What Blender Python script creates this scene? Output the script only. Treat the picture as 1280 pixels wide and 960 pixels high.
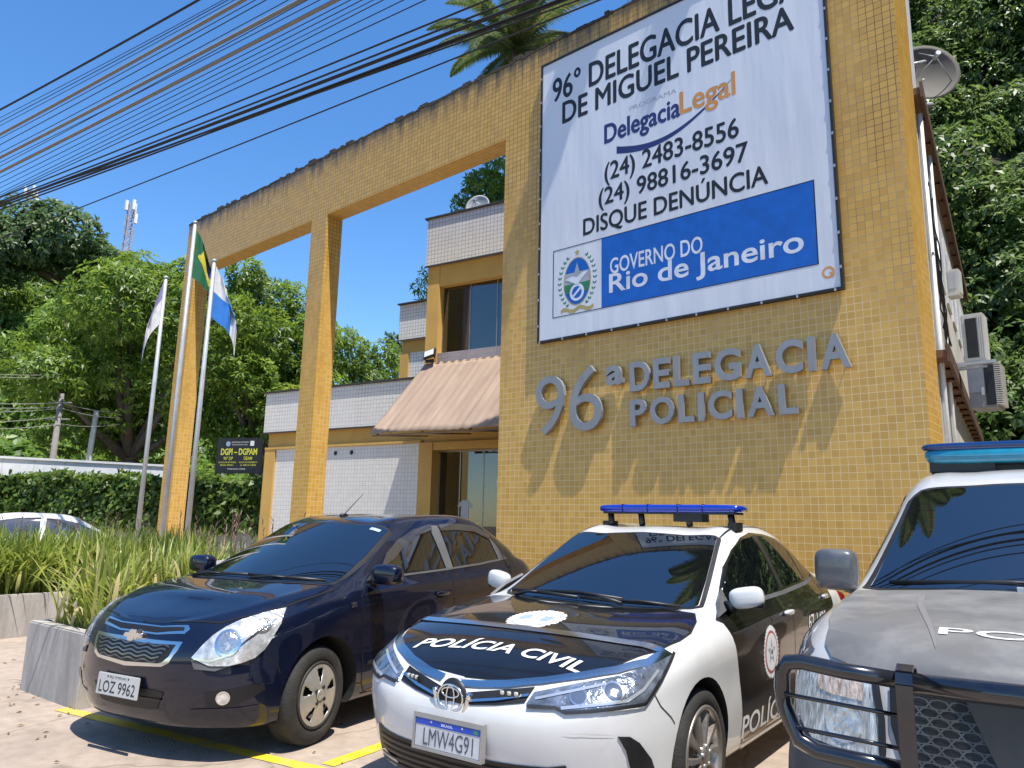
import bpy, bmesh, math, random
import numpy as np
from mathutils import Vector, Matrix
from mathutils.bvhtree import BVHTree
from math import sin, cos, pi, radians as R, sqrt, atan2
random.seed(7); NR = np.random.RandomState(11)
for o in list(bpy.data.objects): bpy.data.objects.remove(o)
SC = bpy.context.scene; COL = SC.collection

# ------------------------------------------------------------------ camera
cam_d = bpy.data.cameras.new('camera'); cam = bpy.data.objects.new('camera', cam_d); COL.objects.link(cam)
yaw, pit, rol = -0.71272, 0.18683, 0.021397
cf = Vector((sin(yaw)*cos(pit), cos(yaw)*cos(pit), sin(pit)))
cr = Vector((cos(yaw), -sin(yaw), 0)); cu = cr.cross(cf)
cr2 = cr*cos(rol) + cu*sin(rol); cu2 = cu*cos(rol) - cr*sin(rol)
m = Matrix((cr2, cu2, -cf)).transposed().to_4x4(); m.translation = Vector((8.9623, -10.0299, 1.45))
cam.matrix_world = m
cam_d.sensor_width = 36; cam_d.lens = 36*932.4/1280; cam_d.clip_end = 2000; cam_d.clip_start = 0.05
SC.camera = cam
# ------------------------------------------------------------------ sky, sun, exposure
SUN = Vector((0.385, -0.118, 1.0)).normalized()
w = bpy.data.worlds.new('World'); SC.world = w; w.use_nodes = True
nt = w.node_tree; nt.nodes.clear()
sky = nt.nodes.new('ShaderNodeTexSky'); sky.sky_type = 'NISHITA'; sky.sun_disc = False
sky.sun_elevation = math.asin(SUN.z); sky.sun_rotation = atan2(SUN.x, SUN.y)
sky.air_density = 1.0; sky.dust_density = 0.4; sky.ozone_density = 2.0; sky.altitude = 300
bg = nt.nodes.new('ShaderNodeBackground'); bg.inputs[1].default_value = 0.125
wo = nt.nodes.new('ShaderNodeOutputWorld')
hs = nt.nodes.new('ShaderNodeHueSaturation'); hs.inputs['Saturation'].default_value = 1.28; hs.inputs['Hue'].default_value = .503; hs.inputs['Value'].default_value = 1.36
nt.links.new(sky.outputs[0], hs.inputs['Color']); nt.links.new(hs.outputs[0], bg.inputs[0]); nt.links.new(bg.outputs[0], wo.inputs[0])
sd = bpy.data.lights.new('sun', 'SUN'); sd.energy = 5.0; sd.angle = R(0.53); sd.color = (1, .955, .88)
so = bpy.data.objects.new('sun', sd); COL.objects.link(so); so.rotation_euler = SUN.to_track_quat('Z', 'Y').to_euler()
so.location = (0, -20, 40)
SC.view_settings.view_transform = 'Standard'; SC.view_settings.look = 'None'
SC.view_settings.exposure = 0.55; SC.view_settings.gamma = 1
SC.render.engine = 'CYCLES'

# ------------------------------------------------------------------ materials
MATS = {}
def mat(name, col, rough=.6, metal=0., var=.12, vs=6., bump=0., bs=40., coat=0., spec=.5, ior=1.5, dirt=None, dirts=1.5, dirta=.5, aniso=(1,1,1), trans=0., emit=None):
    if name in MATS: return MATS[name]
    m = bpy.data.materials.new(name); m.use_nodes = True; MATS[name] = m
    n = m.node_tree.nodes; l = m.node_tree.links; b = n['Principled BSDF']
    b.inputs['Roughness'].default_value = rough; b.inputs['Metallic'].default_value = metal
    b.inputs['IOR'].default_value = ior; b.inputs['Specular IOR Level'].default_value = spec
    b.inputs['Coat Weight'].default_value = coat; b.inputs['Coat Roughness'].default_value = .03
    tc = n.new('ShaderNodeTexCoord'); mp = n.new('ShaderNodeMapping'); mp.inputs['Scale'].default_value = aniso
    l.new(tc.outputs['Object'], mp.inputs[0])
    nz = n.new('ShaderNodeTexNoise'); nz.inputs['Scale'].default_value = vs; nz.inputs['Detail'].default_value = 5
    l.new(mp.outputs[0], nz.inputs['Vector'])
    mx = n.new('ShaderNodeMix'); mx.data_type = 'RGBA'
    c = Vector(col); mx.inputs[6].default_value = (*(c*(1-var)), 1); mx.inputs[7].default_value = (*[min(1, x*(1+var)) for x in col], 1)
    rp = n.new('ShaderNodeMapRange'); rp.inputs[1].default_value = .3; rp.inputs[2].default_value = .7
    l.new(nz.outputs[0], rp.inputs[0]); l.new(rp.outputs[0], mx.inputs[0])
    out = mx.outputs[2]
    if dirt:
        nz2 = n.new('ShaderNodeTexNoise'); nz2.inputs['Scale'].default_value = dirts; nz2.inputs['Detail'].default_value = 8; nz2.inputs['Roughness'].default_value = .65
        l.new(mp.outputs[0], nz2.inputs['Vector'])
        r2 = n.new('ShaderNodeMapRange'); r2.inputs[1].default_value = .45; r2.inputs[2].default_value = .75; r2.inputs[4].default_value = dirta
        l.new(nz2.outputs[0], r2.inputs[0])
        m2 = n.new('ShaderNodeMix'); m2.data_type = 'RGBA'; m2.inputs[7].default_value = (*dirt, 1)
        l.new(out, m2.inputs[6]); l.new(r2.outputs[0], m2.inputs[0]); out = m2.outputs[2]
    l.new(out, b.inputs['Base Color'])
    if bump:
        nb = n.new('ShaderNodeTexNoise'); nb.inputs['Scale'].default_value = bs; nb.inputs['Detail'].default_value = 6
        l.new(mp.outputs[0], nb.inputs['Vector'])
        bp = n.new('ShaderNodeBump'); bp.inputs['Strength'].default_value = bump; bp.inputs['Distance'].default_value = .02
        l.new(nb.outputs[0], bp.inputs['Height']); l.new(bp.outputs[0], b.inputs['Normal'])
    if trans: b.inputs['Transmission Weight'].default_value = trans
    if emit:
        b.inputs['Emission Color'].default_value = (*emit[:3], 1); b.inputs['Emission Strength'].default_value = emit[3]
    return m

def tile_mat(name, c1, c2, g1, g2, w=.1, h=.1, mort=.0042, rough=.3, grime=None, bump=.25, zdirt=None, stain=None):
    if name in MATS: return MATS[name]
    m = bpy.data.materials.new(name); m.use_nodes = True; MATS[name] = m
    n = m.node_tree.nodes; l = m.node_tree.links; b = n['Principled BSDF']
    uv = n.new('ShaderNodeUVMap')
    geo = n.new('ShaderNodeTexCoord')
    # a little wobble so the joints are laid by hand
    wn = n.new('ShaderNodeTexNoise'); wn.inputs['Scale'].default_value = 3.1; wn.inputs['Detail'].default_value = 3
    l.new(uv.outputs[0], wn.inputs['Vector'])
    vm = n.new('ShaderNodeVectorMath'); vm.operation = 'SCALE'; vm.inputs['Scale'].default_value = .012
    l.new(wn.outputs['Color'], vm.inputs[0])
    va = n.new('ShaderNodeVectorMath'); l.new(uv.outputs[0], va.inputs[0]); l.new(vm.outputs[0], va.inputs[1])
    br = n.new('ShaderNodeTexBrick'); br.offset = 0; br.squash = 1
    br.inputs['Scale'].default_value = 1; br.inputs['Brick Width'].default_value = w; br.inputs['Row Height'].default_value = h
    br.inputs['Mortar Size'].default_value = mort; br.inputs['Mortar Smooth'].default_value = .15; br.inputs['Bias'].default_value = 0
    br.inputs['Color1'].default_value = (*c1, 1); br.inputs['Color2'].default_value = (*c2, 1)
    l.new(va.outputs[0], br.inputs['Vector'])
    # grout goes from clean to dirty in streaky patches
    nz = n.new('ShaderNodeTexNoise'); nz.inputs['Scale'].default_value = .9; nz.inputs['Detail'].default_value = 6
    mp = n.new('ShaderNodeMapping'); mp.inputs['Scale'].default_value = (1.4, .35, 1)
    l.new(uv.outputs[0], mp.inputs[0]); l.new(mp.outputs[0], nz.inputs['Vector'])
    sx = n.new('ShaderNodeSeparateXYZ'); l.new(uv.outputs[0], sx.inputs[0])
    z0, z1 = zdirt or (2, 10)
    zr = n.new('ShaderNodeMapRange'); zr.inputs[1].default_value = z0; zr.inputs[2].default_value = z1; zr.inputs[3].default_value = -.28; zr.inputs[4].default_value = .34
    l.new(sx.outputs[1], zr.inputs[0])
    ad = n.new('ShaderNodeMath'); l.new(nz.outputs[0], ad.inputs[0]); l.new(zr.outputs[0], ad.inputs[1])
    rr = n.new('ShaderNodeMapRange'); rr.inputs[1].default_value = .4; rr.inputs[2].default_value = .66; l.new(ad.outputs[0], rr.inputs[0])
    mg = n.new('ShaderNodeMix'); mg.data_type = 'RGBA'; mg.inputs[6].default_value = (*g1, 1); mg.inputs[7].default_value = (*g2, 1)
    l.new(rr.outputs[0], mg.inputs[0]); l.new(mg.outputs[2], br.inputs['Mortar'])
    out = br.outputs['Color']
    # slow tone variation over the wall
    n3 = n.new('ShaderNodeTexNoise'); n3.inputs['Scale'].default_value = 1.7; n3.inputs['Detail'].default_value = 7; n3.inputs['Roughness'].default_value = .6
    mp3 = n.new('ShaderNodeMapping'); mp3.inputs['Scale'].default_value = (2.2, .45, 1); l.new(uv.outputs[0], mp3.inputs[0]); l.new(mp3.outputs[0], n3.inputs['Vector'])
    r3 = n.new('ShaderNodeMapRange'); r3.inputs[1].default_value = .5; r3.inputs[2].default_value = .8; r3.inputs[4].default_value = .45; l.new(n3.outputs[0], r3.inputs[0])
    m3 = n.new('ShaderNodeMix'); m3.data_type = 'RGBA'; m3.inputs[7].default_value = (*(grime or [x*.5 for x in c1]), 1)
    l.new(out, m3.inputs[6]); l.new(r3.outputs[0], m3.inputs[0])
    last = m3.outputs[2]
    if stain:
        ns = n.new('ShaderNodeTexNoise'); ns.inputs['Scale'].default_value = 1; ns.inputs['Detail'].default_value = 8; ns.inputs['Roughness'].default_value = .7
        ms = n.new('ShaderNodeMapping'); ms.inputs['Scale'].default_value = (5.5, .8, 1); l.new(uv.outputs[0], ms.inputs[0]); l.new(ms.outputs[0], ns.inputs['Vector'])
        zs = n.new('ShaderNodeMapRange'); zs.inputs[1].default_value = stain-1.3; zs.inputs[2].default_value = stain; zs.inputs[3].default_value = -.42; zs.inputs[4].default_value = .16; l.new(sx.outputs[1], zs.inputs[0])
        sa = n.new('ShaderNodeMath'); l.new(ns.outputs[0], sa.inputs[0]); l.new(zs.outputs[0], sa.inputs[1])
        sr = n.new('ShaderNodeMapRange'); sr.inputs[1].default_value = .42; sr.inputs[2].default_value = .72; sr.inputs[4].default_value = .85; l.new(sa.outputs[0], sr.inputs[0])
        m4 = n.new('ShaderNodeMix'); m4.data_type = 'RGBA'; m4.inputs[7].default_value = (.045,.034,.022,1); l.new(last, m4.inputs[6]); l.new(sr.outputs[0], m4.inputs[0]); last = m4.outputs[2]
    l.new(last, b.inputs['Base Color'])
    b.inputs['Roughness'].default_value = rough
    iv = n.new('ShaderNodeMath'); iv.operation = 'SUBTRACT'; iv.inputs[0].default_value = 1; l.new(br.outputs['Fac'], iv.inputs[1])
    n4 = n.new('ShaderNodeTexNoise'); n4.inputs['Scale'].default_value = 14; l.new(uv.outputs[0], n4.inputs['Vector'])
    ma = n.new('ShaderNodeMath'); ma.operation = 'MULTIPLY_ADD'; ma.inputs[1].default_value = .35
    l.new(n4.outputs[0], ma.inputs[0]); l.new(iv.outputs[0], ma.inputs[2])
    bp = n.new('ShaderNodeBump'); bp.inputs['Strength'].default_value = bump; bp.inputs['Distance'].default_value = .006
    l.new(ma.outputs[0], bp.inputs['Height']); l.new(bp.outputs[0], b.inputs['Normal'])
    return m

# ------------------------------------------------------------------ objects
def tag(o, label=None, cat=None, group=None, kind=None):
    if label: o['label'] = label
    if cat: o['category'] = cat
    if group: o['group'] = group
    if kind: o['kind'] = kind
    return o
def empty(name, loc=(0,0,0), rz=0, label=None, cat=None, group=None):
    o = bpy.data.objects.new(name, None); COL.objects.link(o); o.location = loc; o.rotation_euler = (0, 0, rz)
    o.empty_display_size = .2
    return tag(o, label, cat, group)
class MB:
    """collects shapes, links them as one mesh object; faces get box-mapped UVs in metres"""
    def __init__(s): s.v = []; s.f = []; s.m = []; s.sm = []
    def add(s, vs, fs, mi=0, smooth=False):
        b = len(s.v); s.v += [tuple(v) for v in vs]
        for f in fs: s.f.append([b+i for i in f]); s.m.append(mi); s.sm.append(smooth)
        return s
    def box(s, a, b, mi=0):
        x0,y0,z0 = a; x1,y1,z1 = b
        v = [(x0,y0,z0),(x1,y0,z0),(x1,y1,z0),(x0,y1,z0),(x0,y0,z1),(x1,y0,z1),(x1,y1,z1),(x0,y1,z1)]
        return s.add(v, [(0,3,2,1),(4,5,6,7),(0,1,5,4),(1,2,6,5),(2,3,7,6),(3,0,4,7)], mi)
    def obox(s, c, hx, hy, hz, M=None, mi=0):
        M = M or Matrix.Identity(3); c = Vector(c)
        v = [c + M @ Vector((sx*hx, sy*hy, sz*hz)) for sz in (-1,1) for sx, sy in ((-1,-1),(1,-1),(1,1),(-1,1))]
        return s.add(v, [(0,3,2,1),(4,5,6,7),(0,1,5,4),(1,2,6,5),(2,3,7,6),(3,0,4,7)], mi)
    def prism(s, poly, y0, y1, mi=0, plane='xz'):
        """extrude polygon"""
        n = len(poly)
        P = {'xz': lambda p, t: (p[0], t, p[1]), 'xy': lambda p, t: (p[0], p[1], t), 'yz': lambda p, t: (t, p[0], p[1])}[plane]
        v = [P(p, y0) for p in poly] + [P(p, y1) for p in poly]
        f = [tuple(range(n)), tuple(range(2*n-1, n-1, -1))] + [(i, i+n, (i+1)%n+n, (i+1)%n) for i in range(n)]
        return s.add(v, f, mi)
    def tube(s, pts, r, seg=8, mi=0, closed=False, caps=True, smooth=True, ellip=1.):
        pts = [Vector(p) for p in pts]; n = len(pts)
        rs = r if isinstance(r, (list, tuple)) else [r]*n
        vs = []; up = None
        for i, p in enumerate(pts):
            if closed: t = pts[(i+1)%n] - pts[i-1]
            else: t = pts[min(i+1,n-1)] - pts[max(i-1,0)]
            t.normalize()
            if up is None:
                up = Vector((0,0,1)) if abs(t.z) < .9 else Vector((0,1,0))
            x = t.cross(up); 
            if x.length < 1e-4: x = t.orthogonal()
            x.normalize(); y = x.cross(t).normalized(); up = y
            for k in range(seg):
                a = 2*pi*k/seg; vs.append(p + x*cos(a)*rs[i] + y*sin(a)*rs[i]*ellip)
        fs = []
        for i in range(n if closed else n-1):
            j = (i+1) % n
            for k in range(seg):
                k2 = (k+1) % seg; fs.append((i*seg+k, i*seg+k2, j*seg+k2, j*seg+k))
        s.add(vs, fs, mi, smooth)
        if caps and not closed:
            b = len(s.v) - n*seg
            s.f.append([b+k for k in range(seg)][::-1]); s.m.append(mi); s.sm.append(False)
            s.f.append([b+(n-1)*seg+k for k in range(seg)]); s.m.append(mi); s.sm.append(False)
        return s
    def lathe(s, prof, c, axis, seg=32, mi=0, smooth=True, caps=False, ref=None):
        """prof: (r, h) pairs revolved about axis through c"""
        ax = Vector(axis).normalized(); x = (Vector(ref) if ref else ax.orthogonal()).normalized(); y = ax.cross(x); c = Vector(c)
        vs = [c + ax*h + (x*cos(2*pi*k/seg) + y*sin(2*pi*k/seg))*r for r, h in prof for k in range(seg)]
        fs = [(i*seg+k, i*seg+(k+1)%seg, (i+1)*seg+(k+1)%seg, (i+1)*seg+k) for i in range(len(prof)-1) for k in range(seg)]
        s.add(vs, fs, mi, smooth)
        if caps:
            b = len(s.v) - len(vs)
            s.f.append([b+k for k in range(seg)][::-1]); s.m.append(mi); s.sm.append(False)
            s.f.append([b+(len(prof)-1)*seg+k for k in range(seg)]); s.m.append(mi); s.sm.append(False)
        return s
    def build(s, name, mats, parent=None, loc=None, rz=0, bevel=0, uv=True, merge=False):
        me = bpy.data.meshes.new(name); me.from_pydata(s.v, [], s.f)
        if not isinstance(mats, (list, tuple)): mats = [mats]
        for m in mats: me.materials.append(m)
        me.polygons.foreach_set('material_index', s.m); me.polygons.foreach_set('use_smooth', s.sm)
        if merge or bevel:
            bm = bmesh.new(); bm.from_mesh(me)
            if merge: bmesh.ops.remove_doubles(bm, verts=bm.verts, dist=1e-4)
            bmesh.ops.recalc_face_normals(bm, faces=bm.faces)
            if bevel: bmesh.ops.bevel(bm, geom=[e for e in bm.edges if len(e.link_faces) == 2 and e.calc_face_angle(0) > .5], offset=bevel, segments=2, affect='EDGES', clamp_overlap=True)
            bm.to_mesh(me); bm.free()
        if uv: boxuv(me)
        me.update()
        o = bpy.data.objects.new(name, me); COL.objects.link(o)
        if parent: o.parent = parent
        if loc: o.location = loc
        if rz: o.rotation_euler = (0, 0, rz)
        return o
def boxuv(me):
    n = len(me.loops)
    if not n: return
    u = me.uv_layers.new(name='UVMap')
    co = np.empty(len(me.vertices)*3); me.vertices.foreach_get('co', co); co = co.reshape(-1,3)
    vi = np.empty(n, int); me.loops.foreach_get('vertex_index', vi)
    pn = np.empty(len(me.polygons)*3); me.polygons.foreach_get('normal', pn); pn = np.abs(pn.reshape(-1,3))
    lt = np.empty(len(me.polygons), int); me.polygons.foreach_get('loop_total', lt)
    ax = np.repeat(pn.argmax(1), lt); p = co[vi]
    uvx = np.where(ax == 0, p[:,1], p[:,0]); uvy = np.where(ax == 2, p[:,1], p[:,2])
    u.data.foreach_set('uv', np.c_[uvx, uvy].ravel())
def copy_tree(o, parent=None):
    c = o.copy(); COL.objects.link(c)
    if parent: c.parent = parent
    for ch in list(o.children): copy_tree(ch, c)
    return c
_txt = {}
def text2d(s, x0, x1, y0, y1, bold=0., shear=0., keep=False):
    """outline letters as 2D triangles fitted to a box: returns verts [(x,y)], faces. y0..y1 is the cap box of the string"""
    key = (s, bold, shear)
    if key not in _txt:
        cu = bpy.data.curves.new('t', 'FONT'); cu.body = s; cu.size = 1; cu.offset = bold; cu.shear = shear; cu.resolution_u = 4
        cu.fill_mode = 'FRONT'
        ob = bpy.data.objects.new('t', cu); COL.objects.link(ob)
        dg = bpy.context.evaluated_depsgraph_get(); me = ob.evaluated_get(dg).to_mesh()
        v = np.array([tuple(x.co)[:2] for x in me.vertices]); f = [tuple(p.vertices) for p in me.polygons]
        ob.evaluated_get(dg).to_mesh_clear(); bpy.data.objects.remove(ob); bpy.data.curves.remove(cu)
        _txt[key] = (v, f)
    v, f = _txt[key]
    mn, mx = v.min(0), v.max(0)
    sx = (x1-x0)/(mx[0]-mn[0]); sy = (y1-y0)/(mx[1]-mn[1])
    if keep: sx = sy
    return [((a-mn[0])*sx + x0, (b-mn[1])*sy + y0) for a, b in v], f
def flat_text(mb, s, x0, x1, z0, z1, y, bold=0., shear=0., mi=0, keep=False, thick=0.):
    """text on a wall plane facing -Y"""
    v, f = text2d(s, x0, x1, z0, z1, bold, shear, keep)
    mb.add([(a, y, b) for a, b in v], f, mi)
def extrude_tris(v2, f, ya, yb):
    """2D triangles -> solid letters between depth ya (front) and yb; returns verts, faces"""
    n = len(v2); vs = [(a, ya, b) for a, b in v2] + [(a, yb, b) for a, b in v2]
    fs = [tuple(q) for q in f] + [tuple(i+n for i in reversed(q)) for q in f]
    cnt = {}
    for q in f:
        for i in range(len(q)):
            a, b = q[i], q[(i+1) % len(q)]; cnt[(a, b)] = cnt.get((a, b), 0) + 1
    for (a, b) in cnt:
        if (b, a) not in cnt: fs.append((b, a, a+n, b+n))
    return vs, fs
# ------------------------------------------------------------------ sight lines through image pixels, used to place and size things
CAM = m.translation.copy(); FPX = 932.4
def ray(px, py): return (cf + cr2*((px-640)/FPX) - cu2*((py-480)/FPX))
def at(px, py, d):
    r = ray(px, py); return CAM + r*(d/sqrt(r.x**2 + r.y**2))
def onY(px, py, Y):
    r = ray(px, py); return CAM + r*((Y-CAM.y)/r.y)
def structure(o): o['kind'] = 'structure'; return o

# ------------------------------------------------------------------ materials of the place
OCH = tile_mat('ochre_tile', (.66,.385,.082), (.55,.31,.060), (.74,.56,.30), (.085,.055,.028), grime=(.52,.29,.065), bump=.35, stain=10.46)
WHT = tile_mat('white_tile', (.77,.73,.665), (.71,.67,.61), (.42,.40,.37), (.09,.085,.08), grime=(.60,.57,.53), zdirt=(2.5,7.5), rough=.35, w=.11, h=.11)
LIL = tile_mat('lilac_tile', (.40,.33,.33), (.36,.30,.30), (.3,.26,.25), (.12,.1,.1))
YEL = mat('ochre_paint', (.60,.36,.09), .7, var=.1, vs=3, dirt=(.30,.18,.07), dirta=.35, bump=.1)
BLK = mat('black_plastic', (.012,.012,.013), .45, var=.3)
GREY = mat('grey_paint', (.45,.46,.47), .5, dirt=(.2,.19,.18))
STEEL = mat('galvanised_steel', (.46,.47,.48), .45, .6, vs=20)
SOIL = mat('soil', (.10,.07,.045), .95, bump=.6, bs=30)
CONC = mat('grey_concrete', (.40,.37,.335), .9, vs=10, bump=.25, bs=70, dirt=(.17,.15,.135), dirts=4.5, dirta=.7, aniso=(1,1,.22))
MOSS = mat('weathered_coping', (.05,.04,.032), .95, var=.5, vs=25, bump=.8, bs=50)
COPE = mat('dark_coping', (.045,.04,.038), .8, var=.4, vs=12)
PWHITE = mat('white_paint', (.75,.75,.73), .5, dirt=(.4,.38,.35), dirta=.3)
SIDEW = mat('side_render', (.55,.53,.48), .85, dirt=(.25,.22,.18), dirts=2, dirta=.7, aniso=(1,1,.3))
WOODB = mat('brown_soffit', (.17,.08,.032), .6, vs=4, var=.3, aniso=(8,1,8), dirt=(.10,.04,.015), dirta=.6)

def glass_mat(name, tint, gloss=(1,1,1), f0=.08, tr=.5):
    m = bpy.data.materials.new(name); m.use_nodes = True; n = m.node_tree.nodes; l = m.node_tree.links
    n.remove(n['Principled BSDF']); out = n['Material Output']
    nz = n.new('ShaderNodeTexNoise'); nz.inputs['Scale'].default_value = 1.6
    bp = n.new('ShaderNodeBump'); bp.inputs['Strength'].default_value = .03; bp.inputs['Distance'].default_value = .02; l.new(nz.outputs[0], bp.inputs['Height'])
    t = n.new('ShaderNodeBsdfTransparent'); t.inputs[0].default_value = (*tint, 1)
    g = n.new('ShaderNodeBsdfGlossy'); g.inputs['Roughness'].default_value = .015; g.inputs[0].default_value = (*gloss, 1); l.new(bp.outputs[0], g.inputs['Normal'])
    fr = n.new('ShaderNodeFresnel'); fr.inputs[0].default_value = 1.5
    ad = n.new('ShaderNodeMath'); ad.inputs[1].default_value = f0; l.new(fr.outputs[0], ad.inputs[0])
    mx = n.new('ShaderNodeMixShader'); l.new(ad.outputs[0], mx.inputs[0]); l.new(t.outputs[0], mx.inputs[1]); l.new(g.outputs[0], mx.inputs[2])
    l.new(mx.outputs[0], out.inputs[0]); return m
GLS = glass_mat('window_glass', (.42,.44,.40), f0=.07)

# ------------------------------------------------------------------ ground
def ground_mat(name, c1, c2, c3, sc=1.):
    m = mat(name, c1, .92, var=.16, vs=9*sc, dirt=c2, dirts=1.3*sc, dirta=.7, bump=.35, bs=70)
    n = m.node_tree.nodes; l = m.node_tree.links; b = n['Principled BSDF']
    src = b.inputs['Base Color'].links[0].from_socket
    nz = n.new('ShaderNodeTexNoise'); nz.inputs['Scale'].default_value = .45; nz.inputs['Detail'].default_value = 7
    tc = [x for x in n if x.type == 'TEX_COORD'][0]; l.new(tc.outputs['Object'], nz.inputs['Vector'])
    r = n.new('ShaderNodeMapRange'); r.inputs[1].default_value = .5; r.inputs[2].default_value = .7; r.inputs[4].default_value = .6; l.new(nz.outputs[0], r.inputs[0])
    mx = n.new('ShaderNodeMix'); mx.data_type = 'RGBA'; mx.inputs[7].default_value = (*c3, 1); l.new(src, mx.inputs[6]); l.new(r.outputs[0], mx.inputs[0])
    l.new(mx.outputs[2], b.inputs['Base Color']); return m
g = MB(); g.add([(-700,-500,-.008),(700,-500,-.008),(700,900,-.008),(-700,900,-.008)], [(0,1,2,3)]); structure(g.build('ground', ground_mat('earth', (.16,.13,.09), (.1,.09,.06), (.12,.12,.07))))
g = MB(); g.add([(-40,-16,0),(30,-16,0),(30,3,0),(-40,3,0)], [(0,1,2,3)]); structure(g.build('parking_pavement', ground_mat('worn_concrete', (.375,.30,.235), (.25,.20,.16), (.42,.335,.265))))
pm = MATS['worn_concrete']; n = pm.node_tree.nodes; l = pm.node_tree.links; pb = n['Principled BSDF']; src = pb.inputs['Base Color'].links[0].from_socket
tc = [x for x in n if x.type == 'TEX_COORD'][0]
def darken(src, fac, col):
    mx = n.new('ShaderNodeMix'); mx.data_type = 'RGBA'; mx.inputs[7].default_value = (*col, 1); l.new(src, mx.inputs[6]); l.new(fac, mx.inputs[0]); return mx.outputs[2]
wp = n.new('ShaderNodeTexNoise'); wp.inputs['Scale'].default_value = 1.3; wp.inputs['Detail'].default_value = 6; l.new(tc.outputs['Object'], wp.inputs['Vector'])
wa = n.new('ShaderNodeMix'); wa.data_type = 'RGBA'; wa.blend_type = 'ADD'; wa.inputs[0].default_value = .5; l.new(tc.outputs['Object'], wa.inputs[6]); l.new(wp.outputs['Color'], wa.inputs[7])
vo = n.new('ShaderNodeTexVoronoi'); vo.feature = 'DISTANCE_TO_EDGE'; vo.inputs['Scale'].default_value = .32; l.new(wa.outputs[2], vo.inputs['Vector'])
cr_ = n.new('ShaderNodeMapRange'); cr_.inputs[1].default_value = .0; cr_.inputs[2].default_value = .006; cr_.inputs[3].default_value = .5; cr_.inputs[4].default_value = 0; l.new(vo.outputs['Distance'], cr_.inputs[0])
src = darken(src, cr_.outputs[0], (.12,.095,.075))
oil = n.new('ShaderNodeTexNoise'); oil.inputs['Scale'].default_value = 1.1; oil.inputs['Detail'].default_value = 3; l.new(tc.outputs['Object'], oil.inputs['Vector'])
oi = n.new('ShaderNodeMapRange'); oi.inputs[1].default_value = .62; oi.inputs[2].default_value = .72; oi.inputs[4].default_value = .55; l.new(oil.outputs[0], oi.inputs[0]); src = darken(src, oi.outputs[0], (.13,.105,.085))
sp = n.new('ShaderNodeTexNoise'); sp.inputs['Scale'].default_value = 160; l.new(tc.outputs['Object'], sp.inputs['Vector'])
si = n.new('ShaderNodeMapRange'); si.inputs[1].default_value = .60; si.inputs[2].default_value = .70; si.inputs[4].default_value = .5; l.new(sp.outputs[0], si.inputs[0]); src = darken(src, si.outputs[0], (.14,.12,.10))
l.new(src, pb.inputs['Base Color'])
g = MB(); g.add([(-40,-40,-.004),(40,-40,-.004),(40,-16,-.004),(-40,-16,-.004)], [(0,1,2,3)]); structure(g.build('road', ground_mat('asphalt', (.055,.055,.055), (.04,.04,.04), (.07,.068,.065))))
YL = mat('yellow_road_paint', (.72,.48,.02), .7, var=.12, vs=12, dirt=(.38,.30,.2), dirts=7, dirta=.95)
def line(name, a, b, wd=.11):
    a, b = Vector(a), Vector(b); d = (b-a).normalized(); n = Vector((-d.y, d.x))*wd/2
    g = MB(); pts = []
    N = 14
    for i in range(N+1):
        p = a + (b-a)*i/N; j = 1 + random.uniform(-.08, .08)
        pts += [(p.x+n.x*j, p.y+n.y*j, .004), (p.x-n.x*j, p.y-n.y*j, .004)]
    g.add(pts, [(2*i, 2*i+1, 2*i+3, 2*i+2) for i in range(N)]); return structure(g.build(name, YL))
line('parking_line', (2.45,-7.66), (7.6,-6.62))
line('parking_line', (4.98,-7.05), (4.2,-2.4))
line('parking_line', (7.6,-6.55), (6.9,-1.9))

# ------------------------------------------------------------------ the police station
PS = empty('police_station', (0,0,0), 0, 'ochre tiled two storey police station with a tall portico frame and white tiled wings', 'building')
def part(name, mb, mats, parent=PS, **k): return mb.build(name, mats, parent, **k)
part('facade_wall', MB().prism([(0,0),(6.95,0),(6.95,.74),(6.4,.74),(6.4,.46),(0,.46)], 0, 10.46, plane='xy'), OCH)
part('portico_beam', MB().box((-13.2,0,8.86), (0,.46,10.46)), OCH)
part('portico_column', MB().box((-6.46,0,0), (-5.82,.46,8.86)), OCH)
part('portico_column', MB().box((-13.2,0,0), (-12.54,.46,8.86)), OCH)
# weathered top edge: an uneven mossy crust
g = MB(); x = -13.2
rr = random.Random(3)
while x < 6.9:
    wd = rr.uniform(.05,.28); h = rr.uniform(.01,.05) if rr.random() < .8 else rr.uniform(.05,.11)
    g.box((x, -.012-rr.uniform(0,.006), 10.462-rr.uniform(.0,.05)), (min(x+wd,6.95), .4 if x < 0 else .7, 10.462+h)); x += wd+.004
part('moss_crust', g, MOSS)
g = MB(); g.box((0,-.01,.0), (6.95,-.001,.02)); 
BA = R(10); B0 = (-.953,3.832,0); LB = 1.1063  # rear block scaled about the camera by LB, its origin moved to match
BD = empty('rear_block', B0, BA); BD.parent = PS
def bxf(mb): mb.v = [(x*LB, y*LB, max(z*LB-.154, -.05) if z <= .02 else z*LB-.154) for x, y, z in mb.v]
_b0 = MB.build
def _build(s, name, mats, parent=None, **k):
    q = parent
    while q is not None:
        if q == BD: bxf(s); break
        q = q.parent
    return _b0(s, name, mats, parent, **k)
MB.build = _build
def bpart(name, mb, mats, parent=None, **k): return mb.build(name, mats, parent or BD, **k)
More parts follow.
